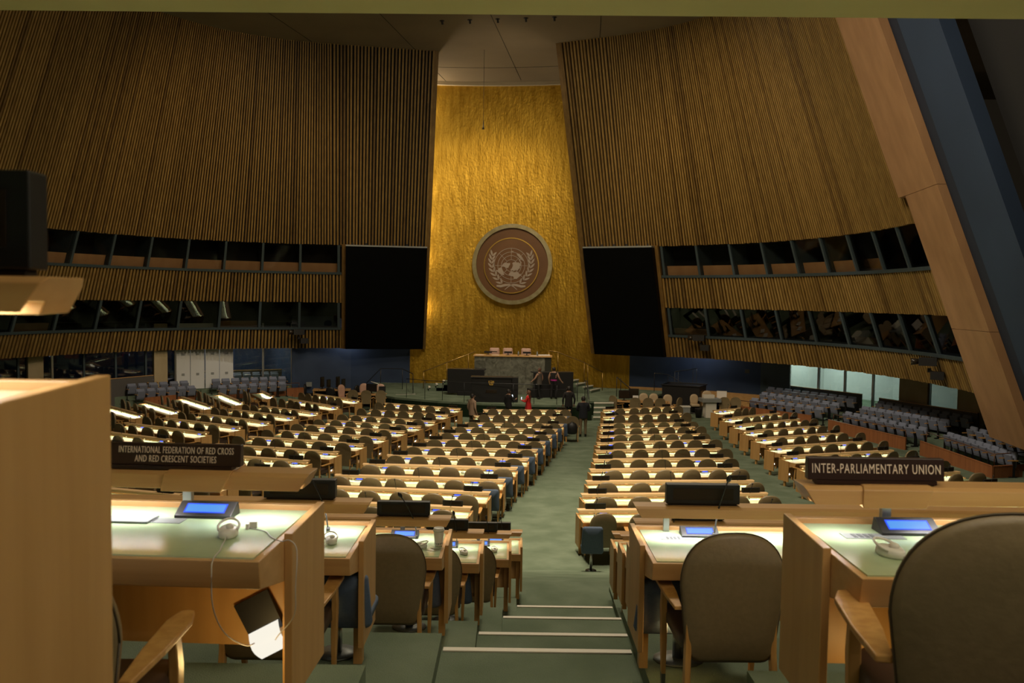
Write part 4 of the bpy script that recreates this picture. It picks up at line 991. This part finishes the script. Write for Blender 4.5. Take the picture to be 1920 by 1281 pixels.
for x, y, rz, lb in ((-8.05, 43.5, 0., 'left'), (-7.35, 43.4, -.05, 'middle'), (-6.72, 43.45, .3, 'right')): place_chair(x, y, 0, rz, 'tan chair in front of the left secretariat table, %s one' % lb, 'tan chairs at side tables', 2)
monitor('dark monitor on the left secretariat table', -7.3, 44.4, .74, PI-.3, .6, .4); monitor('small dark monitor on right end of the left secretariat table', -6.72, 44.25, .74, PI+.4, .35, .3)
t = empty('desk_lamp', 'thin white desk lamp on the left secretariat table', 'lamp', (-6.95, 44.45, .74))
m = MB(); m.lathe([(.09, 0), (.09, .02), (.02, .03)], 10); m.build('base', [WHITE], t)
m = MB(); m.tube([(0, 0, .02), (0, 0, .5), (-.4, 0, .62)], .02, 6); m.build('arm', [WHITE], t)
table('yellow lit table with dark equipment against the left blue wall', -9.75, 46.2, 0, .15, 2.0, .9)
m = MB()
for x, y, rz, lb in ((-9.6, 45.2, .1, 'front'), (-8.6, 46.1, 1.2, 'right'), (-10.95, 46.2, -1.5, 'left')): lounge_chair('office_chair', 'dark office chair at the far left equipment table, %s' % lb, BLACK, (x, y, 0), rz, .24, 1.0, 'dark office chairs')
for k, (x, h) in enumerate(((-10.3, .55), (-9.95, .42), (-9.45, .58), (-9.15, .46))): monitor('narrow dark screen on the far left table, %s from left' % ORD[k], x, 46.3, .74, 1.1, .3, h)
table('wooden computer table right of the stage with beige chairs', 6.5, 42.75, 0, -.16, 2.9, .8)
for x, y, rz, lb in ((5.3, 42.55, -.9, 'first'), (6.1, 41.85, -.1, 'second'), (6.7, 41.8, .0, 'third'), (7.25, 41.75, .1, 'fourth'), (8.1, 42.1, .9, 'fifth')): place_chair(x, y, 0, rz, 'tan chair at the right computer table, %s from left' % lb, 'tan chairs at side tables', 2)
for x, y, lb in ((6.35, 43.8, 'first'), (6.85, 43.7, 'second'), (7.35, 43.6, 'third'), (8.0, 43.2, 'fourth')): lounge_chair('beige_chair', 'beige chair behind the right computer table, %s from left' % lb, BEIGE, (x, y, 0), PI, .24, 1.02, 'beige chairs')
monitor('black monitor on left of the right computer table', 5.7, 42.9, .74, .1, .55, .42); monitor('taller black monitor on the right computer table', 6.2, 43.0, .74, -.1, .5, .5)
monitor('small lit monitor on the right computer table', 6.25, 42.7, .74, -.1, .3, .2, PAPER)
for x, y, lb in ((7.0, 42.6, 'left pile'), (7.5, 42.5, 'right pile')): 
    m = MB(); m.box(-.15, .15, -.1, .1, 0, .05); tag(m.build('paper_stack', [PAPER], None, (x, y, .74), .3), 'white papers on the right computer table, %s' % lb, 'papers')
box_thing('small_bin', 'pale rectangular bin at the end of front desk right of aisle', 'bin', 8.55, 41.7, 0, 0, [('body', [GREY], [(-.22, .22, -.15, .15, 0, .62)]), ('rim', [WHITE], [(-.24, .24, -.17, .17, .6, .66)])])
t = box_thing('equipment_booth', 'big black equipment crate beside the right blue wall', 'crate', 9.25, 45.3, 0, -.45, [('body', [BLACK], [(-1.05, .95, -.7, .8, .05, 1.32)]), ('lid_frame', [BPIPE], [(-1.1, 1.0, -.75, -.7, 1.32, 1.38), (-1.1, 1.0, .8, .85, 1.32, 1.38), (-1.1, -1.05, -.75, .85, 1.32, 1.38), (.95, 1.0, -.75, .85, 1.32, 1.38)]), ('side_hatch', [SCREEN], [(.951, .956, -.4, .5, .3, 1.1)])])
t = box_thing('white_stand', 'white stand with grey tray of papers right of the black crate', 'stand', 9.95, 42.55, 0, .1, [('pedestal', [WHITE], [(-.27, .27, -.25, .25, 0, .78)]), ('tray', [GREY], [(-.48, .48, -.35, .35, .78, .96)]), ('back_lip', [WHITE], [(-.3, .25, .0, .3, .96, 1.12)])])
m = MB(); m.lathe([(.14, 0), (.2, .45), (.2, .47), (.17, .47), (.12, .04), (0, .04)], 14); tag(m.build('waste_bin', [BLACK], None, (9.35, 42.3, 0)), 'round black waste bin left of the white stand', 'bin')
table('wooden desk with a white monitor right of the white stand', 10.6, 43.55, 0, -.2, 1.2, .6)
monitor('white monitor on the desk right of the white stand', 10.8, 43.6, .74, -.2, .5, .38, PAPER, body=WHITE)
for x, y, lb in ((10.75, 42.6, 'left'), (11.3, 42.6, 'right')): place_chair(x, y, 0, -.4, 'tan chair at the white monitor desk, %s one' % lb, 'tan chairs at side tables', 2)
lounge_chair('beige_chair', 'beige chair behind the white stand, taller one', BEIGE, (10.1, 43.6, 0), PI, .26, 1.2, 'beige chairs'); lounge_chair('beige_chair', 'beige chair behind the white stand, lower left one', BEIGE, (9.5, 43.9, 0), PI, .22, .98, 'beige chairs')
place_chair(2.45, 34.4, 0.06, .1, 'tan chair by the centre aisle with a black backpack hanging on it', 'tan chairs at side tables', 2)
# bags on front chairs
for x, y, z, lb in ((4.45, 36.55, .5, 'dark bag heaped at the left seat of first desk right of aisle'), (2.45, 33.92, .42, 'black backpack hanging on a chair by the centre aisle')):
    t = empty('backpack', lb, 'bag', (x, y, z)); t.scale = (.75, .75, .8)
    m = MB(); m.rings([[(.3*s*math.cos(a), .17*s*math.sin(a), zz) for a in [2*PI*k/12 for k in range(12)]] for s, zz in ((.7, 0), (1, .1), (1.02, .35), (.75, .52), (.3, .6))]); m.build('body', [BLACK], t)
    m = MB(); m.tube([(-.1, -.1, .55), (0, -.12, .7), (.1, -.1, .55)], .015, 5); m.build('strap', [TAND], t)

# ------------------------------------------------------------------ side seating tiers
def make_gallery_seat():
    t = empty('gallery_chair', 'x', 'chair', group='blue grey gallery seats')
    o = []
    for cx, cz, a0 in ((.17, .80, 0), (-.17, .80, PI/2), (-.185, .36, PI), (.185, .36, 1.5*PI)):
        for k in range(4): a = a0+PI/2*k/3; o.append((cx+.045*math.cos(a), cz+.045*math.sin(a)))
    m = MB(); m.rings([[(a*s, -.08+dy-.1*(b-.5), .58+(b-.58)*s) for a, b in o] for s, dy in ((.1, .05), (.93, .05), (1, .02), (1, -.03), (.95, -.045), (.1, -.045))]); m.build('backrest', [LILAC], t)
    m = MB(); m.px([(-.03, .40), (.0, .40), (.09, .72), (.03, .74)], -.2, .2); m.build('folded_seat', [LILAC], t, label='folded-up seat pad')
    for s in (-1, 1):
        m = MB(); m.box(s*.245-.018, s*.245+.018, -.12, .16, 0, .05); m.box(s*.245-.014, s*.245+.014, -.05, .02, .05, .56); m.build('side_frame', [BLACK], t)
        m = MB(); m.box(s*.245-.02, s*.245+.02, -.14, .2, .56, .59); m.build('armrest', [CHW], t)
    return t
gs = None
def gseat(x, y, z, rz, label):
    global gs
    if gs is None: gs = make_gallery_seat(); gs.location = (x, y, z); gs.rotation_euler = (0, 0, rz); gs['label'] = label; return gs
    return copy_tree(gs, (x, y, z), rz, label)
TI = [('right gallery, far section', 1, 'front row', 8, (12.28, 43.01), (14.38, 39.68), .10), ('right gallery, far section', 1, 'middle row', 9, (13.02, 43.89), (15.13, 39.77), .31), ('right gallery, far section', 1, 'back row', 10, (13.57, 44.57), (16.17, 40.46), .52),
      ('right gallery, centre section', 1, 'front row', 9, (15.08, 38.11), (16.29, 33.69), .10), ('right gallery, centre section', 1, 'middle row', 10, (15.97, 38.42), (17.59, 34.53), .31), ('right gallery, centre section', 1, 'back row', 10, (16.82, 38.76), (18.34, 34.24), .52),
      ('right gallery, near section', 1, 'front row', 9, (16.32, 31.63), (16.34, 27.72), .20), ('right gallery, near section', 1, 'back row', 7, (17.25, 31.77), (17.27, 28.0), .41),
      ('left gallery, far section', -1, 'front row', 7, (-15.43, 45.42), (-12.84, 47.71), .10), ('left gallery, far section', -1, 'middle row', 8, (-16.22, 46.71), (-13.11, 48.66), .31), ('left gallery, far section', -1, 'back row', 8, (-16.9, 47.47), (-13.73, 49.31), .52),
      ('left gallery, near section', -1, 'front row', 6, (-18.76, 43.03), (-16.91, 44.95), .10), ('left gallery, near section', -1, 'middle row', 6, (-19.43, 43.55), (-17.47, 45.44), .31), ('left gallery, near section', -1, 'back row', 14, (-22.8, 40.51), (-18.43, 45.89), .52)]
for sec, side, row, n, a, b, z in TI:
    a, b = Vector(a), Vector(b); d = (b-a).normalized(); rz = math.atan2(d.y, d.x)
    # face the hall centre
    nrm = Vector((-d.y, d.x)); cen = Vector((0, 30)); 
    if nrm.dot(cen-a) < 0: nrm = -nrm
    rz = math.atan2(nrm.y, nrm.x)-PI/2
    oz = 0. if side < 0 or True else 0
    m = MB(); e0, e1 = a-d*.5, b+d*.5
    P = [e0+nrm*.52, e1+nrm*.52, e1-nrm*.6, e0-nrm*.6]
    m.pz([tuple(q) for q in P], 0., z); struct(m.build('floor', [CARPET]))
    for k in range(n):
        q = a+(b-a)*k/(n-1); gseat(q.x, q.y, z, rz+(PI if False else 0), 'blue grey seat, %s from the stage, %s of %s' % (ORD[(k if side > 0 else n-1-k)], row, sec))
def panel(name, label, pts, h, m_, th=.05, z=0., cat='panel', cap=None):
    t = empty(name, label, cat, (*pts[0], z)); o = Vector(pts[0])
    m = MB(); c = MB()
    for a, b in zip(pts[:-1], pts[1:]):
        a, b = Vector(a)-o, Vector(b)-o; d = (b-a).normalized(); n = Vector((-d.y, d.x))*th
        m.loft([(*a, 0), (*b, 0), (*(b+n), 0), (*(a+n), 0)], [(*a, h), (*b, h), (*(b+n), h), (*(a+n), h)])
        c.loft([(*(a-n*.2), h), (*(b-n*.2), h), (*(b+n*1.2), h), (*(a+n*1.2), h)], [(*(a-n*.2), h+.03), (*(b-n*.2), h+.03), (*(b+n*1.2), h+.03), (*(a+n*1.2), h+.03)])
    m.build('panel', [m_], t); c.build('cap', [cap or m_], t); return t
panel('gallery_parapet', 'reddish wooden parapet before the far right gallery seats', [(11.24, 43.54), (14.1, 39.86)], .5, WOODR)
panel('gallery_parapet', 'reddish wooden parapet before the centre right gallery seats', [(14.41, 38.55), (15.63, 33.57)], .5, WOODR)
panel('gallery_parapet', 'reddish wooden parapet turning a corner at the near right gallery', [(15.57, 32.23), (15.53, 27.27), (17.5, 27.9)], .6, WOODR)
panel('gallery_parapet', 'reddish wooden parapet before the far left gallery seats', [(-11.94, 48.83), (-15.94, 46.19)], .5, WOODR)
panel('gallery_parapet', 'reddish wooden parapet before the near left gallery seats', [(-16.68, 45.65), (-18.54, 42.89)], .5, WOODR)
panel('gallery_back_panel', 'grey back panel behind the far right gallery seats', [(16.83, 40.73), (13.53, 46.01)], 1.45, mat('grey_panel', (.09, .08, .07), .7), .06, cap=WOODP)
GP = bpy.data.materials['grey_panel']
panel('gallery_back_panel', 'grey back panel behind the centre right gallery seats', [(18.85, 34.22), (17.01, 39.2)], 1.45, GP, .06, cap=WOODP)
panel('gallery_back_panel', 'grey back panel behind the near left gallery seats', [(-18.19, 46.7), (-22.63, 38.4)], 1.45, GP, .06, cap=WOODP)
panel('gallery_back_panel', 'grey back panel behind the far left gallery seats', [(-13.49, 49.9), (-17.38, 47.8)], 1.45, GP, .06, cap=WOODP)
def low_rail(label, pts, z0, z1):
    railing(label, [(x, y, z1) for x, y in pts], [(x, y, z0, z1) for x, y in pts], .02, mat_rail, 'handrail')
mat_rail = mat('red_brown_rail', (.11, .045, .022), .4)
low_rail('thin brown rail over the far right gallery parapet', [(11.6, 43.4), (14.3, 40.1)], .5, .78)
low_rail('thin brown rail over the centre right gallery parapet', [(14.6, 38.4), (15.75, 33.8)], .5, .78)
low_rail('thin brown rail over the near right gallery parapet', [(15.75, 32.1), (15.72, 27.5), (17.4, 28.1)], .6, .98)
low_rail('thin brown rail over the far left gallery parapet', [(-12.2, 48.85), (-15.6, 46.6)], .5, .78)
# video cameras on the slat bands
def ptz(label, t_, side, z):
    x, y, zz = wallp(t_, side, z, .3); t = empty('video_camera', label, 'camera', (x, y, zz), -.5*side)
    m = MB(); m.box(-.06, .06, -.1, .12, -.25, -.1); m.tube([(0, .1, -.2), (.3, -.15, -.3)], .05, 6); m.build('wall_arm', [BLACK], t)
    m = MB(); m.box(-.35, .25, -.35, -.05, .0, .3); m.build('body', [BLACK], t)
    m = MB(); m.tube([(-.35, -.2, .15), (-.62, -.22, .13)], [.1, .13], 8); m.build('lens', [SCREEN], t)
    m = MB(); m.box(.05, .5, -.3, .0, -.5, -.2); m.build('pan_head', [BLACK], t)
ptz('black video camera on lower slat band left of the left screen', -.19, -1, 3.6); ptz('black video camera on lower slat band near the right screen', -.06, 1, 3.75); ptz('black video camera on lower slat band by the right wooden slab', .89, 1, 3.55)
# wall boxes
m = MB(); m.box(-.12, .12, -.05, 0, 0, .2); tag(m.build('wall_box', [GREY], None, (*hw(14.55, 1.75), 2.0), -.3), 'small grey box on the right blue wall', 'box')
m = MB(); m.box(-.16, .16, -.05, 0, 0, .26); tag(m.build('wall_socket', [GREY], None, (*hw(-10.0, 1.15), .55), .4), 'pale socket plate low on the left blue wall', 'socket')

# ------------------------------------------------------------------ people
def person(label, x, y, z, rz, H, top, legs, hair=HAIR, arms=None, long_hair=False, skirt=None, stride=0., sleeves=True, lean=0., shoe=BLACK, head_turn=0., sash=None):
    s = H/1.75
    J = {'pel': (0, 0, .95), 'sp': (0, .01+lean*.1, 1.13), 'ch': (0, .01+lean*.2, 1.33), 'nk': (0, 0+lean*.26, 1.47), 'hd': (0, .02+lean*.3, 1.575), 'ht': (0, .02+lean*.32, 1.70)}
    R = {'pel': (.155, .115), 'sp': (.145, .105), 'ch': (.17, .115), 'nk': (.058, .058), 'hd': (.082, .095), 'ht': (.06, .065)}
    Z = {'pel': 1, 'sp': 0, 'ch': 0, 'nk': 2, 'hd': 2, 'ht': 2}
    E = [('pel', 'sp'), ('sp', 'ch'), ('ch', 'nk'), ('nk', 'hd'), ('hd', 'ht')]
    arms = arms or {}
    for sd, sg in (('L', -1), ('R', 1)):
        k = sg*stride
        J.update({'hip'+sd: (sg*.095, 0, .88), 'kn'+sd: (sg*.105, .03+k*.5, .49), 'an'+sd: (sg*.11, -.03+k*.7, .09), 'to'+sd: (sg*.125, .13+k*.7, .035)})
        R.update({'hip'+sd: (.095, .1), 'kn'+sd: (.062, .066), 'an'+sd: (.045, .05), 'to'+sd: (.042, .03)})
        Z.update({'hip'+sd: 1, 'kn'+sd: 1, 'an'+sd: 3, 'to'+sd: 3})
        E += [('pel', 'hip'+sd), ('hip'+sd, 'kn'+sd), ('kn'+sd, 'an'+sd), ('an'+sd, 'to'+sd)]
        el, wr = arms.get(sd, ((sg*.27, -.04, 1.12), (sg*.25, .06, .88)))
        J.update({'sh'+sd: (sg*.19, lean*.2, 1.40), 'el'+sd: el, 'wr'+sd: wr})
        ha = Vector(wr)+(Vector(wr)-Vector(el)).normalized()*.075; J['ha'+sd] = tuple(ha)
        R.update({'sh'+sd: (.068, .068), 'el'+sd: (.05, .05), 'wr'+sd: (.03, .033), 'ha'+sd: (.03, .042)})
        Z.update({'sh'+sd: 0, 'el'+sd: 0 if sleeves else 2, 'wr'+sd: 2, 'ha'+sd: 2})
        E += [('ch', 'sh'+sd), ('sh'+sd, 'el'+sd), ('el'+sd, 'wr'+sd), ('wr'+sd, 'ha'+sd)]
    ks = list(J); me = bpy.data.meshes.new('sk'); me.from_pydata([J[k] for k in ks], [(ks.index(a), ks.index(b)) for a, b in E], [])
    o = bpy.data.objects.new('sk', me); C.objects.link(o)
    md = o.modifiers.new('s', 'SKIN'); md.use_smooth_shade = True; sv = me.skin_vertices[0].data
    for i, k in enumerate(ks): sv[i].radius = R[k]; sv[i].use_root = (k == 'pel')
    sb = o.modifiers.new('d', 'SUBSURF'); sb.levels = 1; sb.render_levels = 1
    bpy.context.view_layer.update()
    bm_ = bpy.data.meshes.new_from_object(o.evaluated_get(bpy.context.evaluated_depsgraph_get()))
    bpy.data.objects.remove(o)
    for k in (top, legs, SKIN, shoe): bm_.materials.append(k)
    segs = [(Vector(J[a]), Vector(J[b]), a, b) for a, b in E]
    zone = {0: 0, 1: 1, 2: 2, 3: 3}
    for pg in bm_.polygons:
        c = pg.center; best = None
        for a, b, ka, kb in segs:
            d = b-a; u = max(0, min(1, (c-a).dot(d)/d.length_squared)); q = (c-a-d*u).length
            if best is None or q < best[0]: best = (q, ka, kb, u)
        _, ka, kb, u = best
        pg.use_smooth = True
        if ka == 'ch' and kb == 'nk': zz = 2 if u > (.93 if sleeves else .7) else 0
        elif ka.startswith('el') and sleeves: zz = 0 if u < .85 else 2
        elif ka.startswith('kn'): zz = 1 if u < .92 else 3
        elif ka == 'pel' and kb == 'sp': zz = 0 if u > .0 and c.z > .9 else 1
        elif ka == 'pel': zz = 0 if c.z > .88 else 1
        else: zz = Z[kb]
        pg.material_index = zz
    # hands: fingers joined into the body mesh; nose and ears too
    m = MB()
    for sd, sg in (('L', -1), ('R', 1)):
        w, h = Vector(J['wr'+sd]), Vector(J['ha'+sd]); d = (h-w).normalized(); side = d.cross(Vector((0, 1, .3))).normalized(); cu = side.cross(d)
        for k, ln in enumerate((.06, .07, .066, .05)):
            b0 = h+side*(-.024+.016*k); m.tube([b0-d*.02, b0+d*ln*.5, b0+d*ln*.9+cu*.02], [.010, .009, .006], 5, 2)
        m.tube([w+d*.02+side*.02, w+d*.05+side*.045, w+d*.085+side*.05], [.011, .010, .007], 5, 2)
    hd = Vector(J['hd'])
    ct, sn_ = math.cos(head_turn), math.sin(head_turn); rot = lambda v: Vector((v[0]*ct-v[1]*sn_, v[0]*sn_+v[1]*ct, v[2]))
    m.tube([hd+rot((0, .085, .06)), hd+rot((0, .118, .02)), hd+rot((0, .09, .01))], [.008, .016, .01], 5, 2)
    for sg in (-1, 1): m.ball(hd+rot((sg*.088, 0, .03)), (.014, .022, .034), 6, 2)
    m.box(hd.x-.02, hd.x+.02, hd.y+.08, hd.y+.092, hd.z-.03, hd.z-.022, 2)
    ex = m.mesh('x', [top, legs, SKIN, shoe]); bb = bmesh.new(); bb.from_mesh(bm_); bb.from_mesh(ex); bb.to_mesh(bm_); bb.free()
    t = empty('person', label, 'person', (x, y, z), rz)
    t.scale = (s, s, s)
    obj('body', bm_, t)
    m = MB(); hc = hd+Vector((0, -.012, .055))
    rr = []
    for j in range(7):
        a = PI*(.08+.5*j/6); rr.append([hc+rot((.099*math.sin(a)*math.cos(b), .108*math.sin(a)*math.sin(b)-(.02 if math.sin(b) > 0 else 0), .10*math.cos(a)-(.05*(math.sin(b) < .3) if j > 4 else 0))) for b in [2*PI*k/14 for k in range(14)]])
    m.rings(rr)
    if long_hair: m.rings([[hc+Vector((w*math.cos(b), -.055+.06*math.sin(b), zz)) for b in [2*PI*k/10 for k in range(10)]] for w, zz in ((.09, .05), (.105, -.05), (.11, -.18), (.085, -.30), (.03, -.34))])
    m.build('hair', [hair], t)
    m = MB()
    for sg in (-1, 1): m.ball(hd+rot((sg*.032, .082, .042)), (.010, .008, .007), 6)
    m.build('eyes', [BLACK], t)
    # jacket hem / collar as clothing child
    if sash:
        m = MB(); m.rings([[(w*math.cos(b), .005+d_*math.sin(b), zz) for b in [2*PI*k/16 for k in range(16)]] for w, d_, zz in ((.175, .13, 1.07), (.178, .133, .99))], caps=False); m.build('sash', [sash], t)
    elif skirt:
        m = MB(); m.rings([[(w*math.cos(b), d_*math.sin(b), zz) for b in [2*PI*k/16 for k in range(16)]] for w, d_, zz in ((.165, .125, 1.08), (.18, .14, .95), (.21, .17, .72))], caps=False); m.build('skirt', [skirt], t)
    else:
        m = MB(); m.rings([[(w*math.cos(b), .008+lean*.1*(zz > 1)+d_*math.sin(b), zz) for b in [2*PI*k/18 for k in range(18)]] for w, d_, zz in ((.19, .135, .80), (.185, .14, .92), (.168, .13, 1.1), (.185, .135, 1.28))], caps=False); m.build('jacket', [top], t)
    return t
NAVY = mat('navy_cloth', (.010, .011, .016), .9); KHAKI = mat('khaki_cloth', (.16, .115, .06), .9); JTAN = mat('tan_jacket', (.34, .22, .15), .9); RED = mat('red_cloth', (.55, .015, .012), .8)
BLK = mat('black_cloth', (.010, .008, .008), .9); MAG = mat('magenta_cloth', (.4, .02, .2), .8); GRYC = mat('grey_print_cloth', (.09, .07, .055), .9)
person('man in dark jacket and khaki trousers standing in the centre aisle, back turned', 3.05, 35.8, 0, 0., 1.76, NAVY, KHAKI, arms={'L': ((-.27, .05, 1.13), (-.10, .24, 1.08)), 'R': ((.27, .05, 1.13), (.10, .24, 1.08))}, stride=.06)
person('man in tan jacket standing between front desks, looking right', -1.66, 36.35, 0, -.9, 1.74, JTAN, KHAKI, head_turn=-.5)
person('dark-haired person in black beside the lectern holding a lit phone', -.12, 39.4, 0, -.8, 1.62, BLK, BLK, arms={'R': ((.26, .08, 1.14), (.2, .3, 1.22))})
person('woman with long brown hair in a red dress looking at her phone', .80, 39.2, 0, 1.2, 1.62, RED, BLK, HAIRB, arms={'L': ((-.25, .06, 1.14), (-.12, .32, 1.2)), 'R': ((.25, .06, 1.14), (.1, .32, 1.2))}, long_hair=True, skirt=RED)
person('man in black coat standing at the stage front near the right steps', 2.68, 39.5, 0, .1, 1.80, BLK, BLK)
person('person in grey patterned top stepping down beside the podium', 1.42, 43.1, SZ, 1.0, 1.62, GRYC, BLK, HAIRB, arms={'L': ((-.3, .1, 1.15), (-.36, .25, 1.0))}, stride=.12, sleeves=False)
person('person in black with a magenta sash standing beside the podium', 2.15, 43.2, SZ, -.3, 1.66, BLK, BLK, arms={'R': ((.3, .0, 1.14), (.42, .08, .95))}, stride=.08, sleeves=False, sash=MAG)
for x, y, z, rz, lb in ((.06, 39.62, 1.25, -.8, 'bright phone held by the person in black'), (.47, 39.28, 1.19, 1.2, 'bright phone held by the woman in red')):
    t = empty('smartphone', lb, 'phone', (x, y, z), rz); m = MB(); m.box(-.04, .04, -.005, .005, -.075, .075); m.build('case', [BLACK], t)
    m = MB(); m.box(-.036, .036, -.008, -.005, -.068, .068); m.build('screen', [emission('phone_glow', (.75, .85, 1.), 2.)], t)

# ------------------------------------------------------------------ light
def light(name, typ, loc, e, col=(1, .8, .55), size=.3, rot=None, to=None, spot=None, blend=.6):
    l = bpy.data.lights.new(name, typ); l.energy = e; l.color = col
    if typ == 'AREA': l.size = size
    else: l.shadow_soft_size = size
    if typ == 'SPOT': l.spot_size = spot or 1.; l.spot_blend = blend
    o = bpy.data.objects.new(name, l); C.objects.link(o); o.location = loc
    if to is not None: o.rotation_euler = (Vector(to)-Vector(loc)).to_track_quat('-Z', 'Y').to_euler()
    return o
W = (1, .80, .52); WW = (1, .86, .64)
light('hall_downlight', 'AREA', (1.5, 19, 18.2), 2300, WW, 5, to=(1.0, 20.5, 0))
light('aisle_spot', 'SPOT', (.8, 15, 18.0), 8500, (1, .84, .62), .5, to=(.5, 19.5, .5), spot=.80, blend=.9)
light('hall_downlight', 'AREA', (0, 32, 18.2), 1000, WW, 8, to=(0, 33, 0))
light('rear_fill', 'AREA', (1.6, 1.9, 7.9), 88, WW, 3., to=(.6, 5.4, 4))  # unseen fill added under the balcony for the nearest desks
for x in (-3.6, 0, 3.6): light('soffit_fill', 'SPOT', (x*.45, -1.6, 6.5), 170, (1, .9, .55), .2, to=(x, 6.7, 8.05), spot=.40, blend=.8)  # spots added behind the camera to brighten only the soffit
for zz in (16.9, 14.7, 12.3, 10.2, 8.2, 5.2):
    x, y = goldp(-4.0, .4); light('gold_edge_light', 'POINT', (x, y, zz), 150, W, .1)
for k in range(4):
    x, y = goldp(6.6, .55); light('gold_edge_light', 'POINT', (x+.3, y, 5.0+3.2*k), 60, W, .12)
light('emblem_wash', 'SPOT', (-1.2, 37, 17.8), 1600, W, .5, to=(-1.6, 49, 10.5), spot=.85, blend=1.)
light('podium_wash', 'SPOT', (1., 38, 17.8), 3600, WW, .3, to=(-1.0, 43.6, .7), spot=.85)
light('ceiling_fill', 'POINT', (-.3, 42.5, 16.), 38, W, .3)  # unseen point added to lift the ceiling by the gold wall
for q, e in ((hw(-8., .35), 14), (hw(12., .9), 14)): light('blue_wall_fill', 'AREA', (*q, 3.7), e, (.9, .95, 1.), .3, to=(q[0]*1.08, q[1]+1.2, 1.6))  # hidden panels added to brighten the blue walls
for sd in (-1, 1):
    c = hw(sd*3.0+1.5, 20.)
    light('slat_wash', 'SPOT', (c[0], c[1], 17.6), 2250, (1, .72, .38), .8, to=wallp(.1, sd, 9.), spot=1.15, blend=.9)
    c2 = hw(sd*5.0+1.8, 12.)
    light('slat_wash', 'SPOT', (c2[0], c2[1], 17.6), 500, (1, .72, .38), .5, to=wallp(-.1, sd, 8.), spot=1.0, blend=.9)
for sd, lst in ((1, ((0.6, 60), (1.6, 150), (2.6, 14), (3.6, 10), (5.0, 10), (8, 8), (10, 8))), (-1, ((1, 60), (3, 60), (5, 12), (8, 5)))):
    for k, e in lst:
        q = CW[sd][min(int(k), len(CW[sd])-1)]; o = q+(q-Vector((0, 14))).normalized()*(2.4 if sd > 0 else 1.6)
        light('corridor_light', 'AREA', (*hw(*o), 4.28), e, (.85, 1, .92) if sd > 0 else (1, .97, .88), .9, to=(*hw(*o), 0))
for src, dst, e in ((hw(4, 11), (14.3, 42.2, 1.), 2600), (hw(6, 15), (16.4, 36.3, 1.), 2600), (hw(7, 19), (16.6, 29.8, 1.), 1800), (hw(-4, 11), (-14.8, 47.2, 1.), 2600), (hw(-6, 15), (-18.5, 43.5, 1.), 1800)):
    light('gallery_fill', 'SPOT', (*src, 17.8), e, (1, .93, .84), .3, to=dst, spot=.36, blend=.8)  # unseen spots added to brighten the gallery seats
# under-desk lights by the lamps glow near camera
for (x, y, z, e) in ((-.95, 3.05, PZ[1]+.30, 1.6), (-1.1, 4.85, PZ[2]+.3, 1.6), (.95, 4.8, PZ[2]+.3, 1.6), (1.35, 3.0, PZ[1]+.25, 1.2), (-.75, 6.6, PZ[3]+.3, .8)):
    light('under_desk_light', 'POINT', (x, y-.06, z), e, (1, .68, .25), .04)
wd = bpy.data.worlds.new('dim'); SC.world = wd; wd.use_nodes = True
wd.node_tree.nodes['Background'].inputs[0].default_value = (1, .78, .5, 1); wd.node_tree.nodes['Background'].inputs[1].default_value = .008
SC.view_settings.view_transform = 'Standard'; SC.view_settings.look = 'None'; SC.view_settings.exposure = 0.
SC.cycles.max_bounces = 5; SC.cycles.diffuse_bounces = 3; SC.cycles.glossy_bounces = 3; SC.cycles.transparent_max_bounces = 8
SC.cycles.sample_clamp_indirect = 4.; SC.cycles.caustics_reflective = False; SC.cycles.caustics_refractive = False
SC.cycles.use_denoising = True
